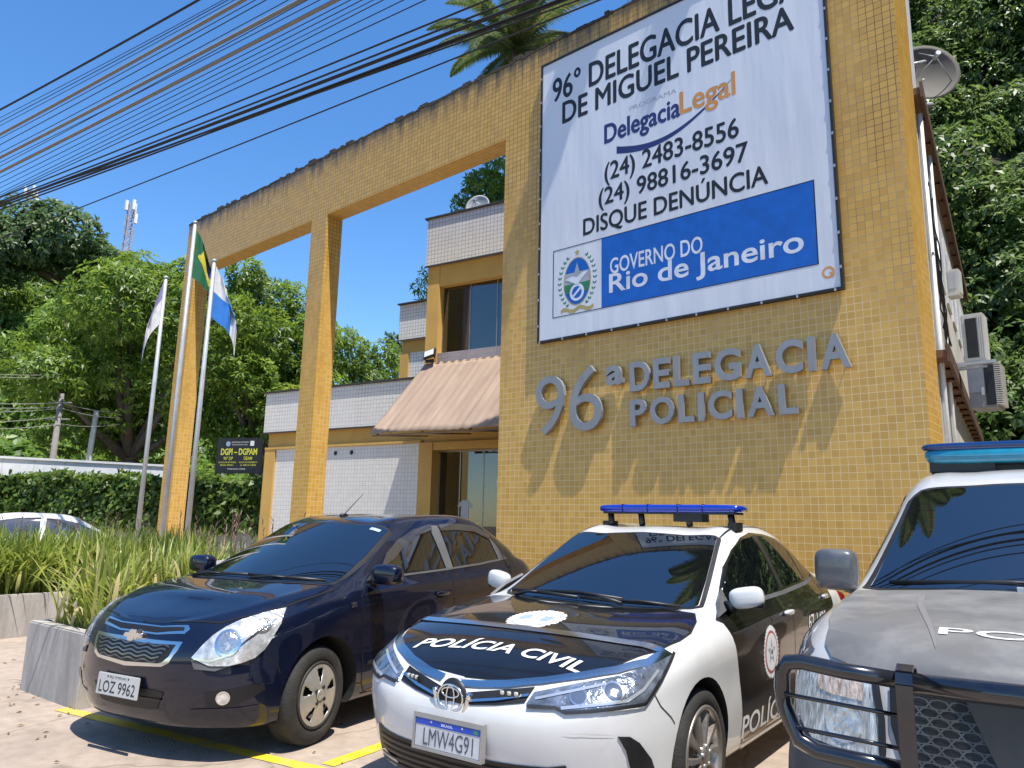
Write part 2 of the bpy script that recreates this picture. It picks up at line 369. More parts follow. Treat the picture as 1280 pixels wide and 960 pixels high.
# low wing with white tiles
bpart('wing_wall', MB().box((-8.98,.05,0), (-4.15,9,3.3)), WHT)
bpart('corner_pillar', MB().box((-9.36,0,0), (-8.98,.4,3.3)), YEL)
bpart('ochre_band', MB().box((-9.36,.10,3.303), (-.2,9,3.75)), YEL)
bpart('ochre_band', MB().box((-9.36,-.012,3.303), (-4.1,.097,3.36)), YEL)
bpart('wing_parapet', MB().box((-9.42,-.05,3.753), (-4.1,9.0,4.83)), WHT)
g = MB(); g.box((-9.47,-.11,4.832), (-4.12,9.03,4.875)); g.box((-9.44,-.07,3.725), (-4.12,-.0505,3.765)); bpart('coping', g, COPE)
for s in (-6.82,-6.28):
    g = MB(); g.lathe([(.085,-.004),(.085,.012),(.062,.012),(.06,-.02)], (s,.05,3.145), (0,-1,0), 20); pr = bpart('vent_ring', g, PWHITE)
    g = MB(); g.lathe([(.0601,.006),(.0005,.006)], (s,.05,3.145), (0,-1,0), 20); g.build('vent_mouth', BLK, pr)
# entrance
bpart('door_pillar', MB().box((-4.15,0,0), (-3.76,.5,3.3)), YEL)
bpart('door_lintel', MB().box((-3.757,.02,3.12), (-.2,.4,3.30)), YEL)
ROOM = mat('room_wall', (.30,.26,.15), .8, vs=2, var=.15); ROOMD = mat('room_dark', (.035,.034,.03), .8)
g = MB(); g.box((-3.75,3.2,0), (-.2,3.3,3.1)); g.box((-4.1,.5,0), (-3.765,3.2,3.1)); g.box((-.2,.5,0), (-.1,3.2,3.1)); bpart('room_wall', g, ROOM)
bpart('room_ceiling', MB().box((-4.1,.42,3.12), (-.1,3.3,3.2)), mat('room_ceiling', (.16,.07,.04), .8, vs=5))
bpart('reception_counter', MB().box((-3.3,2.4,0), (-2.1,3.0,1.15)), ROOMD)
bpart('notice_board', MB().box((-3.5,3.17,.9), (-1.6,3.195,1.9)), ROOMD)
door = bpart('glass_door', MB().box((-3.757,.30,0.02), (-.2,.312,3.115)), GLS)
g = MB()
for s in (-3.74,-3.16,-2.52,-1.85,-.9): g.box((s-.014,.292,.02), (s+.014,.299,3.1))
g.box((-3.757,.28,3.085), (-.2,.299,3.118)); g.build('door_frame', mat('door_aluminium', (.30,.30,.28), .35, .7), door)
g = MB(); g.box((-2.16,.293,2.28), (-1.98,.298,2.42)); g.build('door_notice', PWHITE, door)
# lengthwise paper poster on the glass, shirt shaped
g = MB(); g.prism([(-3.10,1.30),(-2.90,1.30),(-2.90,1.86),(-2.83,1.80),(-2.80,1.86),(-2.93,1.98),(-3.07,1.98),(-3.20,1.86),(-3.17,1.80),(-3.10,1.86)], .293, .297); g.build('door_poster', GREY, door)
# upper storey
bpart('upper_pillar', MB().box((-4.10,0,4.88), (-3.75,.35,7.605)), YEL)
bpart('upper_lintel', MB().box((-3.747,.012,7.08), (6.3,.3,7.605)), YEL)
bpart('upper_sill', MB().box((-3.747,.03,5.0), (6.3,.3,5.42)), LIL)
bpart('upper_parapet', MB().box((-4.13,-.06,7.608), (6.3,7.9,8.82)), WHT)
g = MB(); g.box((-4.19,-.105,8.822), (6.3,7.93,8.865)); g.box((-4.15,-.08,7.575), (6.3,-.0605,7.62)); bpart('coping', g, COPE)
bpart('upper_side_wall', MB().box((-4.06,.352,4.88), (-3.9,7.8,7.6)), WHT)
bpart('upper_floor', MB().box((-4.0,.302,4.6), (6.3,8.0,4.98)), CONC)
g = MB(); g.box((-3.89,4.0,4.99), (6.3,4.1,7.6)); bpart('room_wall', g, ROOM)
bpart('room_ceiling', MB().box((-3.89,.302,7.45), (6.3,4.0,7.6)), mat('room_ceiling', (.16,.07,.04), .8))
win = bpart('upper_window', MB().box((-3.747,.20,5.425), (0.8,.21,7.078)), GLS)
g = MB()
for s in (-3.735,-2.95,-2.2,-1.3,-.4): g.box((s-.012,.19,5.43), (s+.012,.199,7.07))
g.box((-3.747,.17,5.424), (.8,.1995,5.455)); g.build('window_frame', mat('door_aluminium', (.3,.3,.28)), win)
# set back second wing behind
bpart('back_wing_wall', MB().box((-6.62,2.55,4.9), (-4.12,8,6.25)), WHT)
bpart('back_wing_pillar', MB().box((-6.93,2.5,4.9), (-6.62,2.9,6.25)), YEL)
bpart('back_wing_band', MB().box((-6.93,2.58,6.253), (-4.12,8,6.62)), YEL)
bpart('back_wing_parapet', MB().box((-6.97,2.45,6.623), (-4.12,8,7.68)), WHT)
g = MB(); g.box((-7.0,2.36,7.682), (-4.12,8.02,7.72)); g.box((-6.99,2.43,6.6), (-4.12,2.4495,6.635)); bpart('coping', g, COPE)
# awning over the door: sloping corrugated sheets
AWN = mat('awning_sheet', (.345,.25,.18), .75, vs=3, var=.14, aniso=(2.5,.6,.6), dirt=(.19,.12,.09), dirts=1.5, dirta=.85, bump=.1, bs=25)
g = MB(); ns = 150; a0, a1 = -4.05, -.25; nt_ = 14
vs = []
for j in range(nt_+1):
    f = j/nt_
    for i in range(ns+1):
        s = a0 + (a1-a0)*i/ns
        h = .010*sin(i*2*pi*8/ns*2.2) + (.016 if (i % 38) in (18,19) else 0)
        wob = .012*sin(s*3+f*4)*f
        vs.append((s + (-.10*f), -.02-1.74*f, 5.17-1.86*f + h*.9 + wob - .02*sin(f*pi)))
g.add(vs, [(j*(ns+1)+i, j*(ns+1)+i+1, (j+1)*(ns+1)+i+1, (j+1)*(ns+1)+i) for j in range(nt_) for i in range(ns)], 0, True)
g.add([v for v in vs], [], 0)
aw = bpart('awning', g, AWN)
md = aw.modifiers.new('sol', 'SOLIDIFY'); md.thickness = .012
g = MB()
for s in (-3.9,-2.7,-1.5,-.5): g.tube([(s,.0,4.95), (s-.09,-1.68,3.29)], .018); g.tube([(s-.09,-1.68,3.27),(s,0,3.45)], .015)
g.tube([(-4.1,-1.70,3.27),(-.35,-1.70,3.27)], .018); g.tube([(-4.0,-.03,5.14),(-.3,-.03,5.14)], .03, mi=0); bpart('awning_frame', g, mat('brown_steel', (.22,.15,.1), .6))
# side block on the right, long flank running back
dx, dy = -.12, .993
def sidep(d, out=0): return (6.93 + dx*d + dy*out, .745 + dy*d - dx*out)
p = [sidep(0), sidep(11.2), (3.6,11.3), (4.9,.745)]
part('flank_wall', MB().prism(p, 0, 7.45, plane='xy'), SIDEW)
p = [sidep(0,.0), sidep(1.0,.0), sidep(1.0,-1.2), (5.2,.745)]
part('flank_parapet', MB().prism(p, 7.7, 10.75, plane='xy'), mat('pale_render', (.50,.52,.55), .8, dirt=(.3,.3,.3)))
for z, o in ((7.50,.09),(3.72,.13)):
    g = MB(); pts = [sidep(.05,-.05), sidep(.05,o), sidep(11.3,o), sidep(11.3,-.05)]
    g.prism(pts, z, z+.10, plane='xy'); pr = part('eave', g, WOODB)
    g = MB(); q = [sidep(.03,o+.005), sidep(.03,o+.045), sidep(11.33,o+.045), sidep(11.33,o+.005)]
    g.prism(q, z-.06, z+.17, plane='xy'); g.build('eave_fascia', mat('dark_fascia', (.09,.05,.03), .7, vs=8, var=.3), pr)
    g = MB()
    for k in range(1, 14): 
        d = k*.82; a = sidep(d,-.02); b = sidep(d,o); g = MB(); g.tube([(a[0],a[1],z-.03),(b[0],b[1],z-.03)], .03, 4); g.build('eave_joist', WOODB, pr)
g = MB()
for k, d in enumerate((1.2,2.6,4.0,5.4,7.0,8.8)):
    for z in (5.55,):
        a = sidep(d,.012); b = sidep(d+.75,.012); a2 = sidep(d,-.05); b2 = sidep(d+.75,-.05)
        g = MB(); g.prism([a,b,b2,a2], z, z+1.1, plane='xy'); wn = part('side_window', g, mat('dark_glass', (.02,.022,.025), .12))
        g = MB(); 
        for q0, q1 in ((d-.06,d-.002),(d+.752,d+.81)):
            g.prism([sidep(q0,.035),sidep(q1,.035),sidep(q1,-.02),sidep(q0,-.02)], z-.06, z+1.16, plane='xy')
        g.prism([sidep(d-.002,.034),sidep(d+.752,.034),sidep(d+.752,-.02),sidep(d-.002,-.02)], z-.06, z-.002, plane='xy')
        g.build('window_frame', PWHITE, wn)
g = MB(); a = sidep(.06,.012); b = sidep(.30,.012); c = sidep(.30,-.02); d_ = sidep(.06,-.02)
g.prism([a,b,c,d_], .05, 3.5, plane='xy'); part('corner_post', g, GREY)
g = MB(); 
for d, r_ in ((.45,.035),(1.9,.03)):
    a = sidep(d,.045); g.tube([(a[0],a[1],.1),(a[0],a[1],7.4)], r_, 8)
part('drain_pipe', g, PWHITE)
g = MB()
rr = random.Random(5)
for k in range(7):
    d0 = rr.uniform(.4,1.2); d1 = rr.uniform(1.6,2.6); z0, z1 = rr.uniform(5,6.6), rr.uniform(3.6,4.4); pts = []
    for i in range(9):
        f = i/8; a = sidep(d0+(d1-d0)*f, .05+.05*rr.random()); pts.append((a[0],a[1],z0+(z1-z0)*f - .25*sin(f*pi)*rr.random()))
    g.tube(pts, .011, 5)
part('cable', g, BLK)

# air conditioners and dish on the flank
ACW = mat('aged_white_plastic', (.55,.54,.50), .5, dirt=(.3,.27,.22), dirta=.5); ACG = mat('ac_grey', (.26,.26,.265), .5, .2)
def abox(px0, py0, px1, py1, Y, dep, name, label, kind):
    A = onY(px0, py0, Y); B = onY(px1, py1, Y); w_, h_ = B.x-A.x, A.z-B.z
    o = empty(name, ((A.x+B.x)/2, Y, B.z), 0, label, 'air conditioner')
    g = MB(); g.box((-w_/2,0,0), (w_/2,dep,h_)); g.build('casing', ACW if kind != 2 else ACG, o, bevel=.012)
    if kind == 1:
        g = MB(); g.box((-w_*.32,-.012,h_*.08), (w_*.18,-.001,h_*.9)); gr = g.build('grille', BLK, o)
        g = MB(); 
        for k in range(3): g.box((w_*(.24+.09*k),-.012,h_*.05), (w_*(.28+.09*k),-.001,h_*.95))
        g.build('trim', ACW, o)
    if kind == 0:
        g = MB(); g.box((-w_*.36,-.008,h_*.22), (w_*.22,-.001,h_*.9)); g.build('grille', GREY, o)
        g = MB(); g.box((-w_*.5,-.03,-.03), (w_*.45,dep,-.002)); g.build('drip_tray', ACW, o)
    if kind == 2:
        g = MB(); g.box((-w_*.5,-.014,h_*.35), (w_*.06,-.001,h_*.98)); g.build('front_panel', mat('ac_panel', (.36,.37,.39), .4, .3), o)
        g = MB(); g.box((-w_*.06,-.02,h_*.28), (w_*.04,-.0145,h_*.45)); g.build('rating_plate', PWHITE, o)
        g = MB(); g.box((w_*.08,-.01,h_*.05), (w_*.40,-.001,h_*.95)); g.build('grille', BLK, o)
        g = MB()
        for k in range(20): z = h_*(.05+.9*k/19); g.box((w_*.505,-.01,z), (w_*.505+.05,dep*.9,z+h_*.022))
        for k in range(20): z = h_*(.05+.9*k/19); g.box((w_*.42,-.016,z), (w_*.505,-.001,z+h_*.022))
        g.build('louvres', ACW, o)
    return o
abox(1182,338,1201,366,3.0,.22,'air_conditioner','small white air conditioner box high on the flank under the eave',0)
abox(1200,394,1234,450,2.7,.35,'air_conditioner','white outdoor air conditioner with a dark grille on steel brackets',1)
abox(1208,456,1250,508,2.7,.5,'air_conditioner','grey window air conditioner with side louvres below the white one',2)
A = onY(1192,462,2.75); B = onY(1245,456,2.75)
g = MB(); 
for yy in (2.62,2.95): g.box((A.x-.05,yy,A.z+.02), (B.x+.02,yy+.05,A.z+.07)); 
g.box((A.x-.05,2.67,A.z-.03),(B.x-.1,2.70,A.z+.0))
part('ac_bracket', g, STEEL)
DISH = mat('dish_grey', (.105,.098,.085), .75, .0, dirt=(.10,.08,.05))
def dish(name, c, nrm, r_, label, mast=True, mt=None):
    o = empty(name, c, 0, label, 'satellite dish'); N = Vector(nrm).normalized()
    pf = [(r_*k/9, .28*r_*(k/9)**2) for k in range(1,10)]
    g = MB(); g.lathe([(.0005,0)]+pf+[(r_,.28*r_-.015)]+[(r_*k/9, .28*r_*(k/9)**2-.015) for k in range(8,0,-1)], (0,0,0), N, 36); g.build('reflector', mt or DISH, o)
    f = N*(r_*.95); x = N.orthogonal().normalized(); y = N.cross(x)
    g = MB()
    for k in range(3): q = (x*cos(k*2.094)+y*sin(k*2.094))*r_*.8 + N*.18*r_; g.tube([q, f], .009, 5)
    g.build('feed_arm', STEEL, o); g = MB(); g.tube([f-N*.04, f+N*.10], .04, 10); g.build('feed_horn', STEEL, o)
    if mast: g = MB(); g.tube([(0,0,-.02), -N*.15+Vector((0,0,-.1)), -N*.15+Vector((0,0,-r_*1.4))], .02, 8); g.build('mast', STEEL, o)
    return o
dc = onY(1154,97,2.9)
dish('satellite_dish', dc, (.55,-.82,.10), .52, 'big grey mesh satellite dish on the right flank of the building by the eave')
g = MB(); a = onY(1140,81,2.0); b = onY(1156,77,2.7); g.tube([a, b], .03); a = onY(1149,133,2.2); b = onY(1164,131,2.5); g.tube([a, b], .045)
part('dish_arm', g, STEEL)
c_, s_ = cos(BA), sin(BA)
def bloc(s, t, z): s *= LB; t *= LB; return Vector((B0[0]+s*c_-t*s_, B0[1]+s*s_+t*c_, z*LB-.154))
dish('satellite_dish', bloc(-3.35,1.0,9.40), (.35,-.9,.2), .36, 'small round satellite dish on the white parapet of the upper storey', mt=mat('dish_pale', (.33,.34,.35), .6))
# floodlight over the awning
fl = empty('floodlight', bloc(-3.83,-.16,5.22), BA, 'small black floodlight above the corner of the brown awning', 'floodlight')
M_ = Matrix.Rotation(R(-35),3,'X') @ Matrix.Rotation(R(-20),3,'Y')
g = MB(); g.obox((0,0,.17), .17, .035, .15, M_); g.build('housing', BLK, fl, bevel=.01)
g = MB(); g.obox(Vector((0,0,.17)) + M_ @ Vector((0,-.038,0)), .135, .004, .115, M_); g.build('lens', mat('lamp_glass', (.55,.56,.55), .25), fl)
g = MB(); g.box((-.12,-.02,-.05), (.12,.05,.02)); g.tube([(-.16,0,.05),(-.16,.02,.17)], .015); g.tube([(.16,0,.05),(.16,.02,.17)], .015); g.build('bracket', BLK, fl)

# ------------------------------------------------------------------ lettering on the wall
METAL = mat('brushed_metal', (.29,.295,.305), .5, .35, vs=8, var=.12, dirt=(.25,.24,.22), dirts=4, dirta=.5, aniso=(1,1,.3))
WL = empty('wall_lettering', (0,0,0), 0, 'raised grey metal letters reading 96a DELEGACIA POLICIAL on the ochre wall', 'lettering')
def letters(s, spans, z0, z1, bold=.0, ya=-.125, yb=-.05, hs=None):
    for i, ch in enumerate(s):
        if ch == ' ': continue
        x0, x1 = spans[i]; v, f = text2d(ch, x0, x1, z0 if not hs else hs[i][0], z1 if not hs else hs[i][1], bold)
        vs, fs = extrude_tris(v, f, ya, yb); g = MB(); g.add(vs, fs); o = g.build('letter', METAL, WL)
        q = MB()
        xm = (x0+x1)/2
        for xx in (x0+.06, x1-.06): q.tube([(xx,yb-.01,(z0+z1)/2-.1),(xx,0,(z0+z1)/2-.1)], .008, 5)
        q.build('pin', STEEL, o)
def spread(s, x0, x1, wts):
    tot = sum(wts[c] for c in s) + .16*(len(s)-1); k = (x1-x0)/tot; out = []; x = x0
    for c in s: out.append((x, x+wts[c]*k)); x += (wts[c]+.16)*k
    return out
WT = dict(D=.78,E=.6,L=.56,G=.86,A=.84,C=.8,I=.2,P=.64,O=.92)
letters('96', [(.94,1.56),(1.66,2.32)], 2.98, 4.0, -.004, hs=[(2.96,3.98),(2.98,4.06)])
letters('a', [(2.40,2.71)], 3.68, 4.0, .03)
letters('DELEGACIA', spread('DELEGACIA', 2.84, 6.14, WT), 3.54, 4.01, .03)
letters('POLICIAL', spread('POLICIAL', 2.84, 5.43, WT), 2.99, 3.41, .03)

# ------------------------------------------------------------------ the banner
BN = empty('banner', (0.98,0,4.63), 0, 'large white banner with black phone numbers and a blue band, framed on the ochre wall', 'banner')
BX, BZ = .98, 4.63
def bl(mb): mb.v = [(x-BX, y, z-BZ) for x, y, z in mb.v]; return mb
g = MB(); g.box((.98,-.085,4.63), (6.07,-.03,9.96)); nvx, nvz = 40, 40
CLOTH = mat('banner_vinyl', (.66,.68,.735), .5, var=.02, vs=.8)
b = CLOTH.node_tree.nodes; 
wv = b.new('ShaderNodeTexNoise'); mp = b.new('ShaderNodeMapping'); mp.inputs['Scale'].default_value = (1.6,1,.22); mp.inputs['Rotation'].default_value = (0,R(-16),0)
wv.inputs['Scale'].default_value = 1.5; wv.inputs['Detail'].default_value = 3
tcn = b.new('ShaderNodeTexCoord'); L_ = CLOTH.node_tree.links; L_.new(tcn.outputs['Object'], mp.inputs[0]); L_.new(mp.outputs[0], wv.inputs['Vector'])
bp = b.new('ShaderNodeBump'); bp.inputs['Distance'].default_value = .10; bp.inputs['Strength'].default_value = .3; L_.new(wv.outputs[0], bp.inputs['Height']); L_.new(bp.outputs[0], b['Principled BSDF'].inputs['Normal'])
bl(g).build('vinyl_sheet', CLOTH, BN)
g = MB()
for a, c in (((.945,-.105,4.595),(.979,-.02,9.995)), ((6.071,-.105,4.595),(6.105,-.02,9.995)), ((.98,-.105,4.595),(6.07,-.02,4.629)), ((.98,-.105,9.961),(6.07,-.02,9.995))): g.box(a, c)
bl(g).build('frame', BLK, BN)
g = MB(); rr = random.Random(2)
for k in range(11):
    for x, z in ((1.0+k*.5,4.60),(.962,4.9+k*.48),(6.088,4.9+k*.48)): g = MB(); g.obox((x,-.108,z), .012,.006,.02); bl(g).build('eyelet', STEEL, BN)
INK = mat('black_ink', (.012,.012,.014), .5); NAVY = mat('navy_ink', (.018,.03,.14), .5); ORG = mat('orange_ink', (.62,.27,.06), .5)
BLUE = mat('blue_ink', (.002,.105,.46), .45); WINK = mat('white_ink', (.66,.68,.74), .45); GINK = mat('green_ink', (.03,.2,.09), .5); GOLD = mat('gold_ink', (.42,.33,.12), .5); GRINK = mat('grey_ink', (.36,.38,.42), .5)
Y1, Y2, Y3, Y4 = -.0865, -.088, -.0895, -.091
def btext(s, x0, x1, z0, z1, mt, bold=0, shear=0, y=Y1, fat=0): 
    g = MB(); flat_text(g, s, x0, x1, z0, z1, y, bold, shear)
    if fat:
        for k, (dx_, dz_) in enumerate(((fat,0),(-fat,0),(0,fat),(0,-fat))): flat_text(g, s, x0+dx_, x1+dx_, z0+dz_, z1+dz_, y-.0002*(k+1), bold, shear)
    return bl(g).build('lettering', mt, BN)
btext('96° DELEGACIA LEGAL', 1.22, 6.0, 9.13, 9.62, INK, 0, fat=.012)
btext('DE MIGUEL PEREIRA', 1.45, 5.64, 8.63, 9.05, INK, 0, fat=.012)
btext('PROGRAMA', 2.86, 3.74, 8.36, 8.44, GRINK)
btext('Delegacia', 2.36, 3.79, 7.82, 8.27, NAVY, .0, fat=.012)
btext('Legal', 3.80, 4.72, 7.83, 8.33, ORG, .0, fat=.010)
btext('(24) 2483-8556', 2.36, 4.75, 7.14, 7.56, INK, 0, fat=.008)
btext('(24) 98816-3697', 2.24, 4.88, 6.72, 7.12, INK, 0, fat=.008)
btext('DISQUE DENÚNCIA', 1.92, 5.16, 6.31, 6.74, INK, 0, fat=.008)
g = MB(); n = 24; top = []; bot = []
for i in range(n+1):
    f = i/n; x = 2.6+2.1*f; top.append((x, 7.80 - .26*sin(f*pi*.9)*(1-f*.35) + .50*f**2.2)); bot.append((x, top[-1][1] - .13*(1-f)**.8 - .004))
g.add([(x,Y1,z) for x,z in top+bot], [(i,i+1,n+2+i,n+1+i) for i in range(n)]); bl(g).build('swoosh', NAVY, BN)
g = MB(); g.box((2.29,Y1,5.01), (5.79,-.086,6.22)); bl(g).build('blue_band', BLUE, BN)
g = MB()
for a, c in (((1.27,5.0),(1.285,6.23)), ((5.79,5.0),(5.805,6.23)), ((1.285,5.0),(5.79,5.012)), ((1.285,6.218),(5.79,6.23))): g.box((a[0],Y2,a[1]), (c[0],-.0857,c[1]))
bl(g).build('thin_border', INK, BN)
btext('GOVERNO DO', 2.46, 4.12, 5.555, 5.83, WINK, .014, y=Y2)
btext('Rio de Janeiro', 2.44, 5.62, 5.13, 5.56, WINK, .016, y=Y2)
# small orange mark of the printer
g = MB(); g.lathe([(.085,0),(.055,0)], (5.92,Y1,4.86), (0,-1,0), 20); g.add([(5.93,Y2,4.86),(5.98,Y2,4.78),(6.0,Y2,4.80),(5.95,Y2,4.87)], [(0,1,2,3)]); bl(g).build('printer_mark', ORG, BN)
# state crest: oval shield, sky, hills, green plain, bird on a ring, twigs, star and ribbon
cx, cz = 1.79, 5.58
def ell(rx, rz, z0=-9, z1=9, n=40, c=(cx,cz)):
    p = [(c[0]+rx*cos(2*pi*i/n), c[1]+rz*sin(2*pi*i/n)) for i in range(n)]
    return [(x, min(max(z, c[1]+z0), c[1]+z1)) for x, z in p]
def poly(pts, y, mt, nm='crest_shape'): g = MB(); g.add([(x,y,z) for x,z in pts], [tuple(range(len(pts)))]); return bl(g).build(nm, mt, BN)
poly(ell(.285,.43), Y1, GOLD); poly(ell(.27,.41), Y2, BLUE)
poly(ell(.27,.41,-.20,.16), Y3, GRINK); poly(ell(.27,.41,-.20,-.04), Y3-.001, GINK)
poly([(cx-.06,cz+.14),(cx,cz+.33),(cx+.06,cz+.14)], Y3-.0005, GRINK)
poly(ell(.15,.155,c=(cx,cz-.2)), Y4, WINK); poly(ell(.1,.105,c=(cx,cz-.2)), Y4-.001, BLUE)
poly([(cx-.09,cz-.25),(cx-.06,cz-.28),(cx+.09,cz-.15),(cx+.06,cz-.12)], Y4-.002, WINK)
poly([(cx-.25,cz+.06),(cx-.1,cz+.1),(cx,cz+.06),(cx+.1,cz+.13),(cx+.24,cz+.14),(cx+.12,cz+.04),(cx+.04,cz-.05),(cx,cz-.06),(cx-.05,cz-.04),(cx-.12,cz+.0)], Y4-.003, WINK)
st = [(cx+(.065 if k%2==0 else .027)*sin(k*pi/5), cz+.51+(.07 if k%2==0 else .03)*cos(k*pi/5)) for k in range(10)]; poly(st, Y1, GOLD)
g = MB()
for sd_ in (-1,1):
    for k in range(11):
        a = R(-60+k*11.5); px_, pz_ = cx+sd_*.37*cos(a), cz+.5*sin(a)
        for s2 in (-1,1):
            d = Vector((sd_*(-sin(a)*.6+s2*cos(a)*.9), cos(a)+.2)).normalized()*.07; nn = Vector((-d.y,d.x))*.25
            g.add([(px_,Y1,pz_),(px_+d.x*.5+nn.x,Y1,pz_+d.y*.5+nn.y),(px_+d.x,Y1,pz_+d.y),(px_+d.x*.5-nn.x,Y1,pz_+d.y*.5-nn.y)], [(0,1,2,3)])
bl(g).build('crest_twigs', GINK, BN)
rb = [(cx-.34+.068*i, cz-.50+.03*sin(i*1.3)) for i in range(11)]
g = MB(); g.add([(x,Y1,z+.035) for x,z in rb]+[(x,Y1,z-.035) for x,z in rb], [(i,i+1,12+i,11+i) for i in range(10)]); bl(g).build('crest_ribbon', GOLD, BN)
# ------------------------------------------------------------------ cars: lofted bodies
def cr_interp(P, sub, creases=()):
    """Catmull-Rom through rows of P (n, k, 3) along axis 0, chord spaced, one-sided tangents at creases"""
    P = np.asarray(P, float); n = len(P)
    d = np.sqrt(((P[1:]-P[:-1])**2).sum(-1)).mean(1)**.75 + 1e-6
    out = []
    def slope(i, side):
        if i == 0: return (P[1]-P[0])/d[0]
        if i == n-1: return (P[-1]-P[-2])/d[-1]
        a = (P[i]-P[i-1])/d[i-1]; b = (P[i+1]-P[i])/d[i]
        if i in creases: return a if side < 0 else b
        return (a*d[i] + b*d[i-1])/(d[i]+d[i-1])
    for i in range(n-1):
        m0 = slope(i, 1)*d[i]; m1 = slope(i+1, -1)*d[i]
        for s in range(sub):
            t = s/sub; t2, t3 = t*t, t*t*t
            out.append((2*t3-3*t2+1)*P[i] + (t3-2*t2+t)*m0 + (-2*t3+3*t2)*P[i+1] + (t3-t2)*m1)
    out.append(P[-1]); return np.array(out)
class Car:
    def __init__(s, name, lines, pos, yaw, label, paint, arches, arch_r, cat='car', group=None, csta=(5,10), clin=(), sx=6, sl=5):
        s.root = empty(name, (pos[0], pos[1], 0), yaw, label, cat, group)
        L = np.array(lines)[:, :, [1, 0, 2]]               # lines x stations x (lat, back, z)
        A = cr_interp(L.transpose(1,0,2), sx, csta)        # along the car
        B = cr_interp(A.transpose(1,0,2), sl, clin)        # across
        nl, nsn = B.shape[:2]
        bm = bmesh.new()
        for sg in (1, -1):
            V = [[bm.verts.new((p[0]*sg, p[1], p[2])) for p in row] for row in B]
            for i in range(nl-1):
                for j in range(nsn-1):
                    q = [V[i][j], V[i][j+1], V[i+1][j+1], V[i+1][j]]
                    if sg < 0: q = q[::-1]
                    f = bm.faces.new(q); f.smooth = True
        for v in bm.verts:
            if abs(v.co.x) < 2e-3: v.co.x = 0
        bmesh.ops.remove_doubles(bm, verts=bm.verts, dist=4e-4)
        bmesh.ops.dissolve_degenerate(bm, edges=bm.edges, dist=1e-5)
        for _ in range(2): bmesh.ops.smooth_vert(bm, verts=[v for v in bm.verts], factor=.35, use_axis_x=True, use_axis_y=True, use_axis_z=True)
        for v in bm.verts:
            if abs(v.co.x) < 1e-3: v.co.x = 0
        bmesh.ops.recalc_face_normals(bm, faces=bm.faces)
        bm.normal_update()
        bmesh.ops.triangulate(bm, faces=bm.faces[:])
        bm.normal_update()
        s.co = [v.co.copy() for v in bm.verts]; s.no = [v.normal.copy() for v in bm.verts]
        s.tri = [tuple(v.index for v in f.verts) for f in bm.faces]
        s.bvh = BVHTree.FromPolygons(s.co, s.tri)
        me = bpy.data.meshes.new('body'); bm.to_mesh(me); bm.free()
        me.materials.append(paint); me.materials.append(MATS.get('car_underbody') or mat('car_underbody', (.012,.012,.012), .9))
        o = bpy.data.objects.new('body', me); COL.objects.link(o)
        # wheel openings
        g = MB()
        for back, zc in arches:
            for sg in (-1, 1):
                pr = [(0.001,-.30),(arch_r,-.30),(arch_r,.3),(0.001,.3)]
                c = (sg*.82, back, zc)
                n = 40; b = len(g.v)
                for h in (-.32, .32):
                    for k in range(n): g.v.append((c[0]+h, c[1]+arch_r*cos(2*pi*k/n), c[2]+arch_r*sin(2*pi*k/n)))
                g.f.append(list(range(b, b+n))[::-1] if True else 0); g.f.append(list(range(b+n, b+2*n)))
                g.f += [[b+k, b+(k+1)%n, b+n+(k+1)%n, b+n+k] for k in range(n)]
                g.m += [0]*(n+2); g.sm += [False]*(n+2)
        cut = g.build('cut', [MATS['car_underbody']], uv=False)
        bmx = bmesh.new(); bmx.from_mesh(cut.data); bmesh.ops.recalc_face_normals(bmx, faces=bmx.faces); bmx.to_mesh(cut.data); bmx.free()
        md = o.modifiers.new('b', 'BOOLEAN'); md.operation = 'DIFFERENCE'; md.solver = 'EXACT'; md.object = cut; md.material_mode = 'TRANSFER'
        bpy.context.view_layer.update()
        dg = bpy.context.evaluated_depsgraph_get(); me2 = bpy.data.meshes.new_from_object(o.evaluated_get(dg))
        bpy.data.objects.remove(o); bpy.data.objects.remove(cut)
        me2.name = 'body'
        for p in me2.polygons: p.use_smooth = p.material_index == 0
        bx = bmesh.new(); bx.from_mesh(me2)
        for e in bx.edges:
            if len(e.link_faces) == 2 and e.link_faces[0].material_index != e.link_faces[1].material_index: e.smooth = False
        bx.to_mesh(me2); bx.free()
        s.body = bpy.data.objects.new('body', me2); COL.objects.link(s.body); s.body.parent = s.root
    def hit(s, org, d):
        r = s.bvh.ray_cast(Vector(org), Vector(d))
        if r[0] is None: return None
        p, _, fi, _ = r; a, b, c = s.tri[fi]
        from mathutils.geometry import barycentric_transform
        n = barycentric_transform(p, s.co[a], s.co[b], s.co[c], s.no[a], s.no[b], s.no[c]).normalized()
        return p, n
    def frame(s, d):
        """unit axes (u, v) across the viewing direction d"""
        d = Vector(d).normalized(); up = Vector((0,0,1)) if abs(d.z) < .9 else Vector((0,1,0))
        u = d.cross(up).normalized(); v = u.cross(d).normalized(); return d, u, v
    def drape(s, name, mt, d, pts=None, tri=None, off=.003, parent=None, grid=.06, skirt=0., mirror=True, only=False, far=2.5, fit=False):
        """lay a flat outline (3D points near the skin, or 2D triangles in the frame of d) onto the body along direction d"""
        d, u, v = s.frame(d)
        if tri is None:
            bm = bmesh.new(); P = [(Vector(p).dot(u), Vector(p).dot(v)) for p in pts]
            vs = [bm.verts.new((a, b, 0)) for a, b in P]; f = bm.faces.new(vs)
            bmesh.ops.triangulate(bm, faces=[f])
        else:
            V2, F2 = tri; bm = bmesh.new(); vs = [bm.verts.new((a, b, 0)) for a, b in V2]
            for f in F2:
                try: bm.faces.new([vs[i] for i in f])
                except ValueError: pass
            bmesh.ops.triangulate(bm, faces=bm.faces[:])
